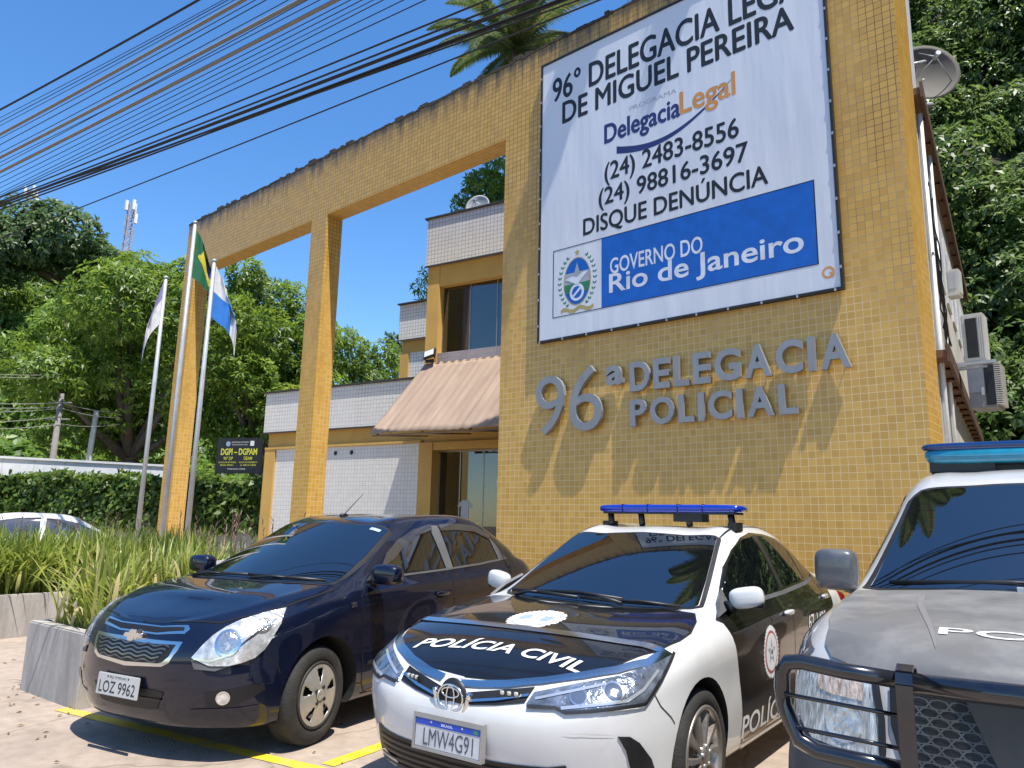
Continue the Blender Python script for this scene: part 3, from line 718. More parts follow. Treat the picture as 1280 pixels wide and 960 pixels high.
        if grid:
            xs = [q.co.x for q in bm.verts]; ys = [q.co.y for q in bm.verts]
            for ax, lo, hi in ((0, min(xs), max(xs)), (1, min(ys), max(ys))):
                c = math.floor(lo/grid)*grid + grid*.37
                while c < hi:
                    if c > lo:
                        pl = (c, 0, 0) if ax == 0 else (0, c, 0); no = (1,0,0) if ax == 0 else (0,1,0)
                        bmesh.ops.bisect_plane(bm, geom=bm.verts[:]+bm.edges[:]+bm.faces[:], plane_co=pl, plane_no=no, dist=1e-5)
                    c += grid
        bm.verts.ensure_lookup_table(); nrm = []
        dead = []
        for q in bm.verts:
            base = u*q.co.x + v*q.co.y; h = s.hit(base - d*far, d)
            if h is None:
                dead.append(q); nrm.append(-d); q.co = base; continue
            n = h[1] if h[1].dot(d) < 0 else -h[1]
            q.co = h[0] + n*off; nrm.append(n)
        bm.verts.index_update()
        if fit and not dead:
            # normals of one smooth pane: cubic fitted through the skin
            W = np.array([(q.co.dot(u), q.co.dot(v), q.co.dot(d)) for q in bm.verts]); x, y, z = W.T; sy = mirror is False
            T = lambda x, y: np.stack([x*0+1, y, x*x, y*y] + ([] if sy else [x, x*y]), 1)
            if fit == 'panel': T = lambda x, y: np.stack([x*0+1, y, x*x, y*y, y**3, x*x*y, x**4, x*x*y*y], 1)
            k = np.linalg.lstsq(T(x,y), z, rcond=None)[0]; e = 1e-3
            if fit is True: k[1] += 2*(k[3]-.03)*y.mean(); k[3] = .03; k[2] = min(max(k[2], .04), .22)
            gx = (T(x+e,y)-T(x-e,y))@k/(2*e); gy = (T(x,y+e)-T(x,y-e))@k/(2*e)
            nrm = [(-d + u*a + v*b).normalized() for a, b in zip(gx, gy)]
        keep = None
        nn = {q: nrm[q.index] for q in bm.verts}
        if dead: bmesh.ops.delete(bm, geom=dead, context='VERTS')
        bm.normal_update()
        if sum(f.normal.dot(d)*f.calc_area() for f in bm.faces) > 0: bmesh.ops.reverse_faces(bm, faces=bm.faces[:])
        if skirt:
            be = [e for e in bm.edges if e.is_boundary]
            ex = bmesh.ops.extrude_edge_only(bm, edges=be)['geom']
            src = {}
            for e in be:
                for q in e.verts: src.setdefault(tuple(round(x,6) for x in q.co), nn.get(q))
            for q in ex:
                if isinstance(q, bmesh.types.BMVert):
                    n0 = src.get(tuple(round(x,6) for x in q.co)) or -d
                    q.co -= n0*skirt; nn[q] = n0
        bm.verts.index_update(); normals = [None]*len(bm.verts)
        for q in bm.verts: normals[q.index] = tuple(nn.get(q) or -d)
        objs = []
        for sg in ((1,) if not mirror else (1, -1)):
            me = bpy.data.meshes.new(name); bm.to_mesh(me)
            if sg < 0:
                for vv in me.vertices: vv.co.x *= -1
                me.flip_normals()
            me.materials.append(mt); me.polygons.foreach_set('use_smooth', [True]*len(me.polygons))
            me.normals_split_custom_set_from_vertices([(n[0]*sg, n[1], n[2]) for n in normals])
            o = bpy.data.objects.new(name, me); COL.objects.link(o); o.parent = parent or s.root; objs.append(o)
        bm.free(); return objs
    def strip(s, name, mt, d, pts, wd=.006, off=.0025, parent=None, mirror=True, step=.03, closed=False, taper=False):
        """a narrow band following the skin (panel gaps, trims); pts are 3D points near the skin"""
        d, u, v = s.frame(d); P = [Vector((Vector(p).dot(u), Vector(p).dot(v))) for p in pts]
        if closed: P.append(P[0])
        Q = []
        for a, b in zip(P, P[1:]):
            n = max(1, int((b-a).length/step)); Q += [a + (b-a)*i/n for i in range(n)]
        Q.append(P[-1]); V2 = []; n = len(Q)
        for i, p in enumerate(Q):
            t = (Q[min(i+1,n-1)]-Q[max(i-1,0)]); t = t.normalized() if t.length > 1e-9 else Vector((1,0)); w_ = wd/2
            if taper: w_ *= max(.06, sin(pi*i/(n-1))**.5)
            V2 += [(p.x - t.y*w_, p.y + t.x*w_), (p.x + t.y*w_, p.y - t.x*w_)]
        F2 = [(2*i, 2*i+1, 2*i+3, 2*i+2) for i in range(n-1)]
        return s.drape(name, mt, d, tri=(V2, F2), off=off, parent=parent, grid=0, mirror=mirror)
    def text(s, name, mt, d, txt, org, wdt, hgt, bold=0., shear=0., off=.004, rot=0., parent=None, bend=None):
        """lettering on the skin; org: 3D point of the text centre; u runs to the right as seen"""
        d, u, v = s.frame(d); V, F = text2d(txt, -wdt/2, wdt/2, -hgt/2, hgt/2, bold, shear)
        if bend: V = [(a, b + bend*(a/(wdt/2))**2) for a, b in V]
        c, n_ = cos(rot), sin(rot); o = Vector(org); ou, ov = o.dot(u), o.dot(v)
        V = [(ou + a*c - b*n_, ov + a*n_ + b*c) for a, b in V]
        return s.drape(name, mt, d, tri=(V, F), off=off, parent=parent, mirror=False, grid=.05)
def const(b, y, z): return (b, y, z)
def L(*a): return [tuple(x) for x in a]

def car_paint(name, col, coat=1., rough=.35, var=.05, dirt=None, dirta=.3, flake=0., dirts=2.):
    return mat(name, col, rough, 0., var=var, vs=3, coat=coat, dirt=dirt, dirta=dirta, dirts=dirts, spec=.15)
UNDER = mat('car_underbody', (.012,.012,.012), .9)
WPAINT = car_paint('white_car_paint', (.63,.63,.62), dirt=(.45,.40,.33), dirta=.4, dirts=1.2)
NPAINT = car_paint('navy_car_paint', (.0026,.0052,.019), dirt=(.022,.022,.03), dirta=.14)
BPAINT = car_paint('black_car_paint', (.006,.006,.007), dirt=(.03,.028,.025), dirta=.2)
SPAINT = car_paint('pickup_paint', (.47,.47,.47), dirt=(.45,.42,.36), dirta=.3)

COR = [
 L((.25,0,.2),(.28,.05,.2),(.45,.05,.2),(.55,.05,.2),(.95,.05,.2),(1.42,.05,.2),(1.85,.05,.2),(2.25,.05,.2),(2.65,.05,.2),(3.3,.05,.2),(3.9,.05,.2),(4.2,.05,.24),(4.4,.05,.26),(4.45,0,.26)),
 L((.20,0,.19),(.22,.40,.19),(.40,.64,.19),(.55,.70,.2),(.95,.70,.2),(1.42,.72,.2),(1.85,.72,.2),(2.25,.72,.2),(2.65,.72,.2),(3.3,.72,.2),(3.9,.7,.2),(4.2,.66,.24),(4.38,.52,.26),(4.48,0,.26)),
 L((.10,0,.22),(.14,.42,.22),(.32,.72,.22),(.55,.82,.22),(.95,.83,.22),(1.42,.82,.21),(1.85,.82,.21),(2.25,.82,.21),(2.65,.82,.21),(3.3,.82,.21),(3.9,.82,.23),(4.25,.78,.28),(4.45,.6,.30),(4.55,0,.30)),
 L((.02,0,.40),(.07,.44,.40),(.28,.77,.41),(.52,.86,.42),(.95,.88,.42),(1.42,.868,.40),(1.85,.868,.40),(2.25,.868,.40),(2.65,.868,.40),(3.3,.875,.41),(3.9,.875,.42),(4.28,.84,.42),(4.5,.64,.42),(4.6,0,.42)),
 L((.0,0,.55),(.05,.45,.56),(.26,.78,.61),(.52,.86,.64),(.95,.886,.66),(1.42,.876,.62),(1.85,.88,.62),(2.25,.88,.62),(2.65,.88,.63),(3.3,.885,.66),(3.9,.88,.67),(4.3,.85,.66),(4.52,.65,.66),(4.62,0,.66)),
 L((.03,0,.645),(.09,.45,.655),(.29,.76,.715),(.54,.835,.78),(.95,.87,.83),(1.42,.872,.85),(1.85,.874,.86),(2.25,.875,.87),(2.65,.875,.89),(3.3,.872,.91),(3.9,.85,.92),(4.28,.8,.93),(4.5,.6,.93),(4.6,0,.93)),
 L((.09,0,.69),(.15,.42,.715),(.36,.69,.79),(.58,.76,.86),(.95,.78,.92),(1.42,.79,.965),(1.85,.815,.955),(2.25,.83,.965),(2.65,.83,.98),(3.3,.815,1.0),(3.9,.77,1.03),(4.22,.72,1.05),(4.44,.52,1.06),(4.54,0,1.06)),
 L((.10,0,.70),(.17,.30,.735),(.38,.54,.82),(.60,.62,.88),(.95,.66,.94),(1.43,.725,.995),(1.83,.68,1.205),(2.23,.61,1.395),(2.65,.595,1.435),(3.3,.585,1.40),(3.9,.62,1.14),(4.2,.60,1.075),(4.42,.4,1.075),(4.53,0,1.07)),
 L((.10,0,.703),(.185,.15,.75),(.40,.28,.835),(.60,.33,.895),(.95,.35,.952),(1.36,.36,1.0),(1.77,.34,1.225),(2.18,.31,1.425),(2.65,.30,1.465),(3.3,.30,1.42),(3.9,.33,1.13),(4.2,.33,1.085),(4.42,.2,1.085),(4.53,0,1.075)),
 L((.10,0,.705),(.19,0,.755),(.40,0,.84),(.60,0,.90),(.95,0,.957),(1.30,0,1.0),(1.72,0,1.235),(2.15,0,1.435),(2.65,0,1.475),(3.3,0,1.43),(3.9,0,1.13),(4.2,0,1.09),(4.42,0,1.09),(4.53,0,1.08))]
COB = [
 L((.22,0,.19),(.24,.05,.19),(.4,.05,.19),(.45,.05,.19),(.84,.05,.19),(1.25,.05,.19),(1.65,.05,.19),(2.05,.05,.19),(2.5,.05,.19),(3.15,.05,.19),(3.75,.05,.2),(4.1,.05,.24),(4.25,.05,.26),(4.3,0,.26)),
 L((.17,0,.19),(.19,.38,.19),(.35,.62,.19),(.48,.68,.19),(.84,.69,.19),(1.25,.70,.19),(1.65,.70,.19),(2.05,.70,.19),(2.5,.70,.19),(3.15,.7,.19),(3.75,.68,.2),(4.1,.62,.24),(4.25,.5,.26),(4.33,0,.26)),
 L((.08,0,.20),(.12,.4,.2),(.28,.70,.2),(.45,.79,.2),(.84,.81,.2),(1.25,.80,.2),(1.65,.80,.2),(2.05,.80,.2),(2.5,.80,.2),(3.15,.8,.2),(3.75,.79,.22),(4.1,.74,.28),(4.32,.56,.3),(4.42,0,.3)),
 L((.02,0,.38),(.06,.42,.38),(.21,.73,.39),(.42,.835,.40),(.84,.862,.4),(1.25,.848,.38),(1.65,.848,.38),(2.05,.848,.38),(2.5,.848,.38),(3.15,.852,.39),(3.75,.85,.4),(4.12,.8,.41),(4.36,.6,.41),(4.46,0,.41)),
 L((.0,0,.53),(.045,.42,.54),(.21,.73,.57),(.42,.83,.60),(.84,.866,.63),(1.25,.856,.62),(1.65,.86,.62),(2.05,.86,.62),(2.5,.86,.63),(3.15,.862,.66),(3.75,.86,.68),(4.14,.81,.68),(4.38,.61,.67),(4.48,0,.67)),
 L((.03,0,.68),(.075,.42,.69),(.25,.71,.76),(.44,.805,.81),(.84,.845,.88),(1.25,.852,.92),(1.65,.855,.93),(2.05,.856,.94),(2.5,.855,.95),(3.15,.845,.97),(3.75,.82,.98),(4.1,.77,.98),(4.36,.58,.97),(4.45,0,.97)),
 L((.08,0,.775),(.13,.38,.79),(.32,.635,.85),(.5,.715,.905),(.84,.75,.965),(1.22,.77,1.01),(1.65,.805,1.0),(2.05,.815,1.01),(2.5,.815,1.02),(3.15,.795,1.04),(3.75,.75,1.07),(4.08,.7,1.08),(4.3,.5,1.08),(4.38,0,1.08)),
 L((.09,0,.782),(.15,.26,.81),(.34,.48,.88),(.50,.575,.93),(.80,.63,.985),(1.14,.685,1.035),(1.55,.625,1.235),(1.97,.575,1.42),(2.5,.575,1.475),(3.25,.585,1.46),(3.93,.60,1.21),(4.02,.57,1.10),(4.28,.38,1.10),(4.37,0,1.09)),
 L((.09,0,.785),(.16,.13,.82),(.36,.24,.895),(.48,.30,.945),(.76,.325,1.0),(1.0,.35,1.038),(1.43,.335,1.25),(1.88,.31,1.455),(2.5,.3,1.505),(3.25,.3,1.495),(3.93,.32,1.225),(4.02,.31,1.11),(4.28,.2,1.11),(4.37,0,1.095)),
 L((.09,0,.787),(.17,0,.825),(.36,0,.90),(.47,0,.95),(.74,0,1.0),(.95,0,1.038),(1.39,0,1.255),(1.85,0,1.465),(2.5,0,1.52),(3.25,0,1.505),(3.93,0,1.23),(4.02,0,1.115),(4.28,0,1.115),(4.37,0,1.10))]
FRO = [
 L((.2,0,.4),(.22,.05,.4),(.3,.05,.4),(.45,.05,.42),(.9,.05,.42),(1.42,.05,.42),(1.85,.05,.42),(2.3,.05,.42),(2.75,.05,.42),(3.3,.05,.42),(3.6,.05,.44),(4.6,.05,.5),(5.0,.05,.52),(5.1,0,.52)),
 L((.14,0,.39),(.17,.45,.39),(.3,.74,.4),(.45,.78,.42),(.9,.78,.42),(1.42,.8,.42),(1.85,.8,.42),(2.3,.8,.42),(2.75,.8,.42),(3.3,.8,.42),(3.6,.8,.44),(4.6,.78,.5),(5.0,.7,.52),(5.12,0,.52)),
 L((.06,0,.41),(.10,.45,.41),(.23,.80,.42),(.45,.88,.44),(.9,.89,.44),(1.42,.89,.42),(1.85,.89,.42),(2.3,.89,.42),(2.75,.89,.42),(3.3,.89,.42),(3.6,.89,.44),(4.6,.88,.5),(5.05,.8,.53),(5.18,0,.54)),
 L((.0,0,.58),(.03,.48,.58),(.17,.84,.58),(.42,.915,.6),(.9,.93,.62),(1.42,.905,.6),(1.85,.905,.6),(2.3,.905,.6),(2.75,.905,.6),(3.3,.905,.6),(3.6,.91,.62),(4.6,.92,.64),(5.08,.84,.65),(5.2,0,.65)),
 L((.06,0,.78),(.08,.48,.78),(.21,.82,.80),(.44,.90,.83),(.9,.925,.88),(1.42,.91,.82),(1.85,.91,.82),(2.3,.91,.82),(2.75,.91,.82),(3.3,.91,.84),(3.6,.915,.85),(4.6,.92,.88),(5.1,.85,.88),(5.22,0,.88)),
 L((.10,0,.97),(.12,.47,.97),(.25,.79,.99),(.46,.87,1.03),(.9,.90,1.07),(1.42,.905,1.06),(1.85,.905,1.07),(2.3,.905,1.07),(2.75,.905,1.08),(3.3,.905,1.09),(3.6,.905,1.1),(4.6,.905,1.12),(5.1,.84,1.13),(5.22,0,1.13)),
 L((.12,0,1.03),(.15,.45,1.04),(.31,.73,1.085),(.5,.79,1.12),(.9,.83,1.145),(1.36,.84,1.17),(1.85,.865,1.19),(2.3,.87,1.21),(2.75,.87,1.22),(3.3,.86,1.24),(3.6,.86,1.25),(4.6,.86,1.26),(5.08,.8,1.26),(5.2,0,1.26)),
 L((.13,0,1.035),(.17,.30,1.065),(.33,.56,1.12),(.5,.64,1.135),(.9,.70,1.17),(1.36,.755,1.19),(1.78,.705,1.46),(2.17,.655,1.70),(2.75,.65,1.765),(3.25,.645,1.73),(3.52,.67,1.29),(4.6,.70,1.275),(5.05,.6,1.27),(5.18,0,1.27)),
 L((.13,0,1.037),(.18,.15,1.07),(.35,.3,1.13),(.5,.34,1.15),(.9,.36,1.185),(1.27,.38,1.205),(1.69,.36,1.49),(2.08,.33,1.755),(2.75,.33,1.82),(3.25,.33,1.78),(3.54,.35,1.29),(4.6,.35,1.275),(5.05,.3,1.27),(5.18,0,1.27)),
 L((.13,0,1.038),(.185,0,1.07),(.35,0,1.13),(.5,0,1.15),(.9,0,1.187),(1.24,0,1.208),(1.66,0,1.495),(2.05,0,1.765),(2.75,0,1.835),(3.25,0,1.795),(3.55,0,1.29),(4.6,0,1.275),(5.05,0,1.27),(5.18,0,1.27))]

navy = Car('dark_blue_sedan', COB, (3.93,-7.86), R(12.5), 'dark navy blue four door sedan with silver wheel covers beside the planter', NPAINT, [(.86,.32),(3.48,.32)], .365)
patrol = Car('police_sedan', COR, (6.30,-7.36), R(4.9), 'white and black police sedan with POLÍCIA CIVIL on its bonnet', WPAINT, [(.96,.33),(3.66,.33)], .375)
pick = Car('police_pickup', FRO, (8.79,-7.40), R(6.5), 'white police pickup with a dusty black bonnet and a black bull bar over its headlamp', SPAINT, [(.9,.40),(4.1,.40)], .46)
#@@FEATURES
FR, TP, SD = (0,1,0), (0,0,-1), (-1,0,0)  # many outlines below were traced from image pixels cast onto the bodies
AGLASS = mat('tinted_car_glass', (.004,.005,.006), .015, var=.1, spec=.5, ior=2.55)
def lamp_mat(name, c1, c2, rough=.18, sc=16, an=(1,1,1)):
    m = mat(name, c1, rough, .5, var=.5, vs=sc, coat=1., bump=.5, bs=sc*1.4, aniso=an, dirt=c2, dirts=sc*.6, dirta=.6); return m
LAMP = lamp_mat('headlamp_clear', (.70,.71,.68), (.30,.31,.30)); LAMPD = lamp_mat('headlamp_smoked', (.20,.23,.28), (.05,.06,.08))
LAMPR = lamp_mat('headlamp_ribbed', (.62,.62,.60), (.24,.24,.235), rough=.3, sc=26, an=(3,3,.35)); AMB = mat('amber_lens', (.46,.36,.28), .2, var=.5, vs=22, coat=1., dirt=(.6,.6,.58), dirts=30, dirta=.8, aniso=(3,3,.4), bump=.4, bs=40)
CHR = mat('chrome', (.74,.735,.72), .17, 1., var=.05); SILV = mat('wheel_silver', (.50,.49,.46), .35, .55, var=.1, dirt=(.25,.21,.16), dirts=9, dirta=.5)
ALLOY = mat('dusty_alloy', (.34,.32,.30), .38, .7, var=.15, vs=10, dirt=(.20,.13,.07), dirts=7, dirta=.7); TYRE = mat('tyre_rubber', (.022,.021,.02), .8, var=.25, vs=14, dirt=(.075,.065,.05), dirts=5, dirta=.5, bump=.3, bs=90)
TRIM = mat('black_trim', (.014,.014,.015), .42, var=.2, dirt=(.06,.055,.05), dirts=4, dirta=.3); GAP = mat('panel_gap', (.003,.003,.003), .9)
DPLAS = mat('grey_trim_plastic', (.10,.10,.105), .5, var=.15); MESHB = mat('grille_black', (.008,.008,.008), .5)
DUST_SHEEN = mat('dusty_sheen_bonnet', (.14,.138,.135), .5, var=.14, vs=5, dirt=(.33,.32,.30), dirts=2.2, dirta=.75, coat=.15, bump=.05)  # grey of real dust plus the sky's reflection put into the black's colour
WDECAL = mat('white_decal', (.72,.72,.72), .5, var=.06); RDECAL = mat('red_decal', (.45,.10,.10), .5); GDECAL = mat('grey_decal', (.30,.33,.38), .5)
PLG = mat('plate_grey', (.48,.48,.47), .45, dirt=(.25,.23,.2), dirta=.4); PLW = mat('plate_white', (.52,.53,.55), .4, dirt=(.28,.26,.24), dirta=.5, dirts=5); PLB = mat('plate_blue', (.01,.06,.42), .4)
MUD = mat('dried_mud', (.34,.24,.14), .9, var=.3, vs=8)
BLEN = mat('blue_lens', (.004,.03,.36), .12, var=.15, coat=1.); CLEN = mat('cyan_lens', (.012,.22,.34), .12, var=.25, vs=8, coat=1.)
DDOOR = mat('black_door_paint', (.0065,.006,.0055), .3, var=.2, coat=1., dirt=(.11,.075,.04), dirts=1.6, dirta=.28)
def mir(p): return [(-a,b,c) for a,b,c in p]
def sym(half):
    """half outline from the centre line out and back to the centre; returns the full ring"""
    return half + [(-a,b,c) for a,b,c in half[::-1] if abs(a) > 1e-6]
def sup(mb, c, r, e=(.5,.5), nu=24, nv=14, M=None, mi=0, cut=None):
    """rounded box (superellipsoid)"""
    c = Vector(c); sg = lambda v, p: math.copysign(abs(v)**p, v); vs = []
    for j in range(nv+1):
        ph = -pi/2 + pi*j/nv
        for i in range(nu):
            th = 2*pi*i/nu
            p = Vector((r[0]*sg(cos(ph),e[0])*sg(cos(th),e[1]), r[1]*sg(cos(ph),e[0])*sg(sin(th),e[1]), r[2]*sg(sin(ph),e[0])))
            if cut: p = cut(p)
            vs.append(c + (M @ p if M else p))
    mb.add(vs, [(j*nu+i, j*nu+(i+1)%nu, (j+1)*nu+(i+1)%nu, (j+1)*nu+i) for j in range(nv) for i in range(nu)], mi, True); return mb
def wheel(car, lat, back, zc, r, rr_, style, wd=.205, steer=0.):
    """tyre with a rim inside; outer face at lat, sub-parts rim and hub"""
    sg = 1 if lat > 0 else -1
    # profile along the axle, h measured outwards from the outer face
    pf = [(rr_-.01,-.03),(rr_+.004,-.012),(rr_+.02,.0),(r*.5+rr_*.5,.006),(r-.028,-.004),(r-.010,-.018),(r-.002,-.04),(r,-.07),(r,-wd+.07),(r-.002,-wd+.04),(r-.03,-wd+.005),(rr_,-wd+.02)]
    g = MB(); g.lathe(pf, (0,0,0), (1,0,0), 48, ref=(0,0,1))
    for k in range(3): q = r+.0006; g.lathe([(q,-.065-k*.035),(q-.008,-.069-k*.035),(q,-.073-k*.035)], (0,0,0), (1,0,0), 48, ref=(0,0,1))
    t = g.build('wheel', TYRE, car.root); t.location = (lat, back, zc); t.rotation_euler = (0, 0, steer + (0 if sg > 0 else pi))
    R_ = rr_
    g = MB(); g.lathe([(R_,-.02),(R_+.008,-.004),(R_+.004,.004),(R_-.012,.002),(R_-.02,-.02),(R_-.035,-.10),(.12,-.12),(.0005,-.12)], (0,0,0), (1,0,0), 48, ref=(0,0,1))
    g.build('rim', ALLOY if style != 'cap' else mat('dark_steel_wheel', (.03,.03,.03), .6), t)
    g = MB()
    if style == 'cap':
        # pressed cover: five holes between five broad spokes
        nang, rad = 100, [.02,.05,.085,.12,.15,.17,.19,.205,R_-.012,R_-.002]
        def hh(rd): return .022 - .02*(rd/R_)**2 - (.006 if rd < .05 else 0)
        V = [[g.v.append((hh(rd)-.004, rd*sin(2*pi*k/nang), rd*cos(2*pi*k/nang))) or len(g.v)-1 for k in range(nang)] for rd in rad]
        for j in range(len(rad)-1):
            rm = (rad[j]+rad[j+1])/2
            for k in range(nang):
                a = ((k+.5)/nang*5 + .5) % 1 - .5
                lim = .145 if .12 < rm < .18 else (.10 if .10 < rm <= .12 else (.09 if .18 < rm < .19 else 0))
                if abs(a) < lim: continue
                g.f.append([V[j][k], V[j][(k+1)%nang], V[j+1][(k+1)%nang], V[j+1][k]]); g.m.append(0); g.sm.append(True)
        g.lathe([(.0005,.018),(.03,.018),(.034,.014)], (0,0,0), (1,0,0), 20)
        o = g.build('hub_cap', SILV, t); md = o.modifiers.new('s', 'SOLIDIFY'); md.thickness = .006; md.offset = -1
        g = MB()
        for k in range(4):
            a = k*pi/2+.6; g.lathe([(.013,.014),(.013,.021),(.0005,.021)], (0,.055*sin(a),.055*cos(a)), (1,0,0), 10)
        g.build('lug_nut', BLK, t)
    else:
        n = 10 if style == 'turbine' else 6
        for k in range(n):
            a = 2*pi*k/n + .2; tw = .20 if style == 'turbine' else 0
            wi, wo_ = (.016,.030) if style == 'turbine' else (.035,.04)
            vs = []
            for f in np.linspace(0,1,7):
                rd = .045 + (R_-.055)*f; aa = a + tw*f; wv = wi + (wo_-wi)*f; h = .012 - .022*f*f - .012*(1-f)
                for s2, hh_ in ((-1,-.03),(-.7,.0),(.7,.0),(1,-.03)):
                    vs.append((h+hh_, rd*sin(aa)+s2*wv*cos(aa)*.7, rd*cos(aa)-s2*wv*sin(aa)*.7))
            g.add(vs, [(j*4+i, j*4+i+1, j*4+i+5, j*4+i+4) for j in range(6) for i in range(3)], 0, False)
        g.lathe([(.06,-.02),(.055,.004),(.03,.010),(.0005,.010)], (0,0,0), (1,0,0), 24)
        g.build('spokes', ALLOY, t)
        g = MB()
        for k in range(5):
            a = k*2*pi/5; g.lathe([(.010,.0),(.009,.012),(.0005,.012)], (0,.048*sin(a),.048*cos(a)), (1,0,0), 8)
        g.build('lug_nut', STEEL, t)
    return t
def plate(car, c, w_, h_, text, style, tilt=0.):
    M_ = Matrix.Rotation(tilt, 3, 'X'); c = Vector(c)
    g = MB(); g.obox(c, w_/2, .006, h_/2, M_); pl = g.build('number_plate', PLG if style == 'old' else PLW, car.root, bevel=.004)
    def put(mb, mt, nm): mb.v = [tuple(c + M_ @ Vector(v)) for v in mb.v]; return mb.build(nm, mt, pl)
    g = MB()
    if style == 'old':
        flat_text(g, text, -w_*.43, w_*.44, -h_*.36, h_*.16, -.0075, .0); put(g, INK, 'plate_lettering')
        g = MB(); flat_text(g, 'RJ PIRAI', -w_*.2, w_*.2, h_*.28, h_*.40, -.0075); put(g, INK, 'plate_lettering')
        g = MB()
        for x in (-.1,.1): g.lathe([(.007,0),(.0005,.004)], (x,-.006,h_*.36), (0,-1,0), 8)
        put(g, BLK, 'plate_screw')
    else:
        g.box((-w_/2+.004,-.0075,h_*.27), (w_/2-.004,-.0062,h_/2-.004)); put(g, PLB, 'plate_band')
        g = MB(); flat_text(g, text, -w_*.36, w_*.40, -h_*.40, h_*.18, -.0075, .0); put(g, mat('plate_ink', (.07,.08,.12), .5), 'plate_lettering')
        g = MB(); flat_text(g, 'BRASIL', -w_*.09, w_*.09, h_*.33, h_*.42, -.0085, .01); put(g, WINK, 'plate_lettering')
        g = MB(); g.box((w_*.40,-.0085,h_*.30), (w_*.46,-.0078,h_*.44)); put(g, GINK, 'plate_flag')
        g = MB()
        for x in (-.1,.09): g.lathe([(.006,0),(.0005,.004)], (x,-.0075,h_*.40), (0,-1,0), 8)
        put(g, STEEL, 'plate_screw')
        g = MB()
        t_ = .012
        for a, b in (((-w_/2-t_,-h_/2-t_),(w_/2+t_,-h_/2)), ((-w_/2-t_,h_/2),(w_/2+t_,h_/2+.022)), ((-w_/2-t_,-h_/2),(-w_/2-.001,h_/2)), ((w_/2+.001,-h_/2),(w_/2+t_,h_/2))): g.box((a[0],-.010,a[1]), (b[0],.02,b[1]))
        put(g, mat('plate_holder', (.32,.31,.30), .5, .3), 'plate_frame')
    return pl
def seal(car, c, d, ru, rv, teeth=36, name='badge'):
    """round serrated police seal laid on the skin"""
    dd, u, v = car.frame(d); o = Vector(c)
    ring = lambda k, s, n=72, z=0: [o + u*(ru*s*cos(2*pi*i/n)*(1+z*(i%2))) + v*(rv*s*sin(2*pi*i/n)*(1+z*(i%2))) for i in range(n)]
    b = car.drape(name, WDECAL, d, ring(0,1.,teeth*2,-.09), off=.0045, mirror=False, grid=.05)[0]
    car.drape('seal_ring', RDECAL if name == 'door_badge' else GDECAL, d, ring(0,.80), off=.0055, parent=b, mirror=False, grid=.05)
    car.drape('seal_field', WDECAL, d, ring(0,.70 if name == 'door_badge' else .76), off=.0065, parent=b, mirror=False, grid=.05)
    n = 10; st = [o + u*(ru*(.5 if i%2==0 else .2)*sin(i*pi/5)) + v*(rv*(.5 if i%2==0 else .2)*cos(i*pi/5)) for i in range(n)]
    if name == 'door_badge':
        car.drape('seal_star', GDECAL, d, st, off=.0075, parent=b, mirror=False, grid=0)
        car.drape('seal_disc', WDECAL, d, ring(0,.2), off=.0082, parent=b, mirror=False, grid=0)
        car.drape('seal_mark', INK, d, ring(0,.1), off=.0088, parent=b, mirror=False, grid=0)
    else:
        for sx_ in (-.42,.42):
            e = [o + u*(ru*(sx_+.2*cos(2*pi*i/14))) + v*(rv*.3*sin(2*pi*i/14)) for i in range(14)]
            car.drape('seal_mark', mat('pale_blue_decal', (.28,.38,.48), .5), d, e, off=.0075, parent=b, mirror=False, grid=0)
        for q in (-.1,.22):
            e = [o + u*(ru*a) + v*(rv*(q+b_)) for a, b_ in ((-.5,-.05),(0,.02),(.5,-.05),(.5,.0),(0,.07),(-.5,.0))]
            car.drape('seal_mark', GDECAL, d, e, off=.0078, parent=b, mirror=False, grid=0)
    return b
def wiper(car, base, tip, p2, p3, lift=.02):
    g = MB(); g.tube([base, Vector(base)*.45+Vector(tip)*.55+Vector((0,-.004,.012)), tip], [.012,.009,.006], 8); w_ = g.build('wiper', BLK, car.root)
    g = MB(); g.tube([p2, tip, p3], [.006,.008,.006], 6, ellip=1.8); g.build('wiper_blade', BLK, w_); return w_
def mirror_house(car, c, r, paint, arm, lower=TRIM, e=(.6,.7), M=None):
    for sg in (1,-1):
        g = MB(); sup(g, (c[0]*sg, c[1], c[2]), r, e, M=M if sg > 0 or M is None else Matrix(((M[0][0],-M[0][1],-M[0][2]),(-M[1][0],M[1][1],M[1][2]),(-M[2][0],M[2][1],M[2][2]))))
        h = g.build('door_mirror', paint, car.root)
        g = MB(); sup(g, (c[0]*sg, c[1]+.012, c[2]-r[2]*.55), (r[0]*.97,r[1]*.8,r[2]*.5), e); g.build('mirror_base', lower, h)
        g = MB(); g.tube([((c[0]-r[0]*.6)*sg, c[1], c[2]-r[2]*.7), (arm[0]*sg, arm[1], arm[2])], [.03,.045], 8); g.build('mirror_arm', lower, h)
        g = MB(); sup(g, (c[0]*sg, c[1]+r[1]*.75, c[2]), (r[0]*.85,r[1]*.3,r[2]*.75), e); g.build('mirror_glass', AGLASS, h)
def handle(car, y, z, mt, w_=.19, lat=.9):
    for sg in (1,-1):
        h = car.hit((2*sg,y,z), (-sg,0,0)); x = abs(h[0].x) if h else .86
        g = MB(); sup(g, (sg*(x+.016), y, z), (.018,w_/2,.018), (.7,.7), 16, 8); o = g.build('door_handle', mt, car.root)
        g = MB(); sup(g, (sg*(x-.002), y-w_*.12, z-.012), (.006,w_*.36,.03), (.9,.9), 16, 8); g.build('handle_recess', GAP, o)

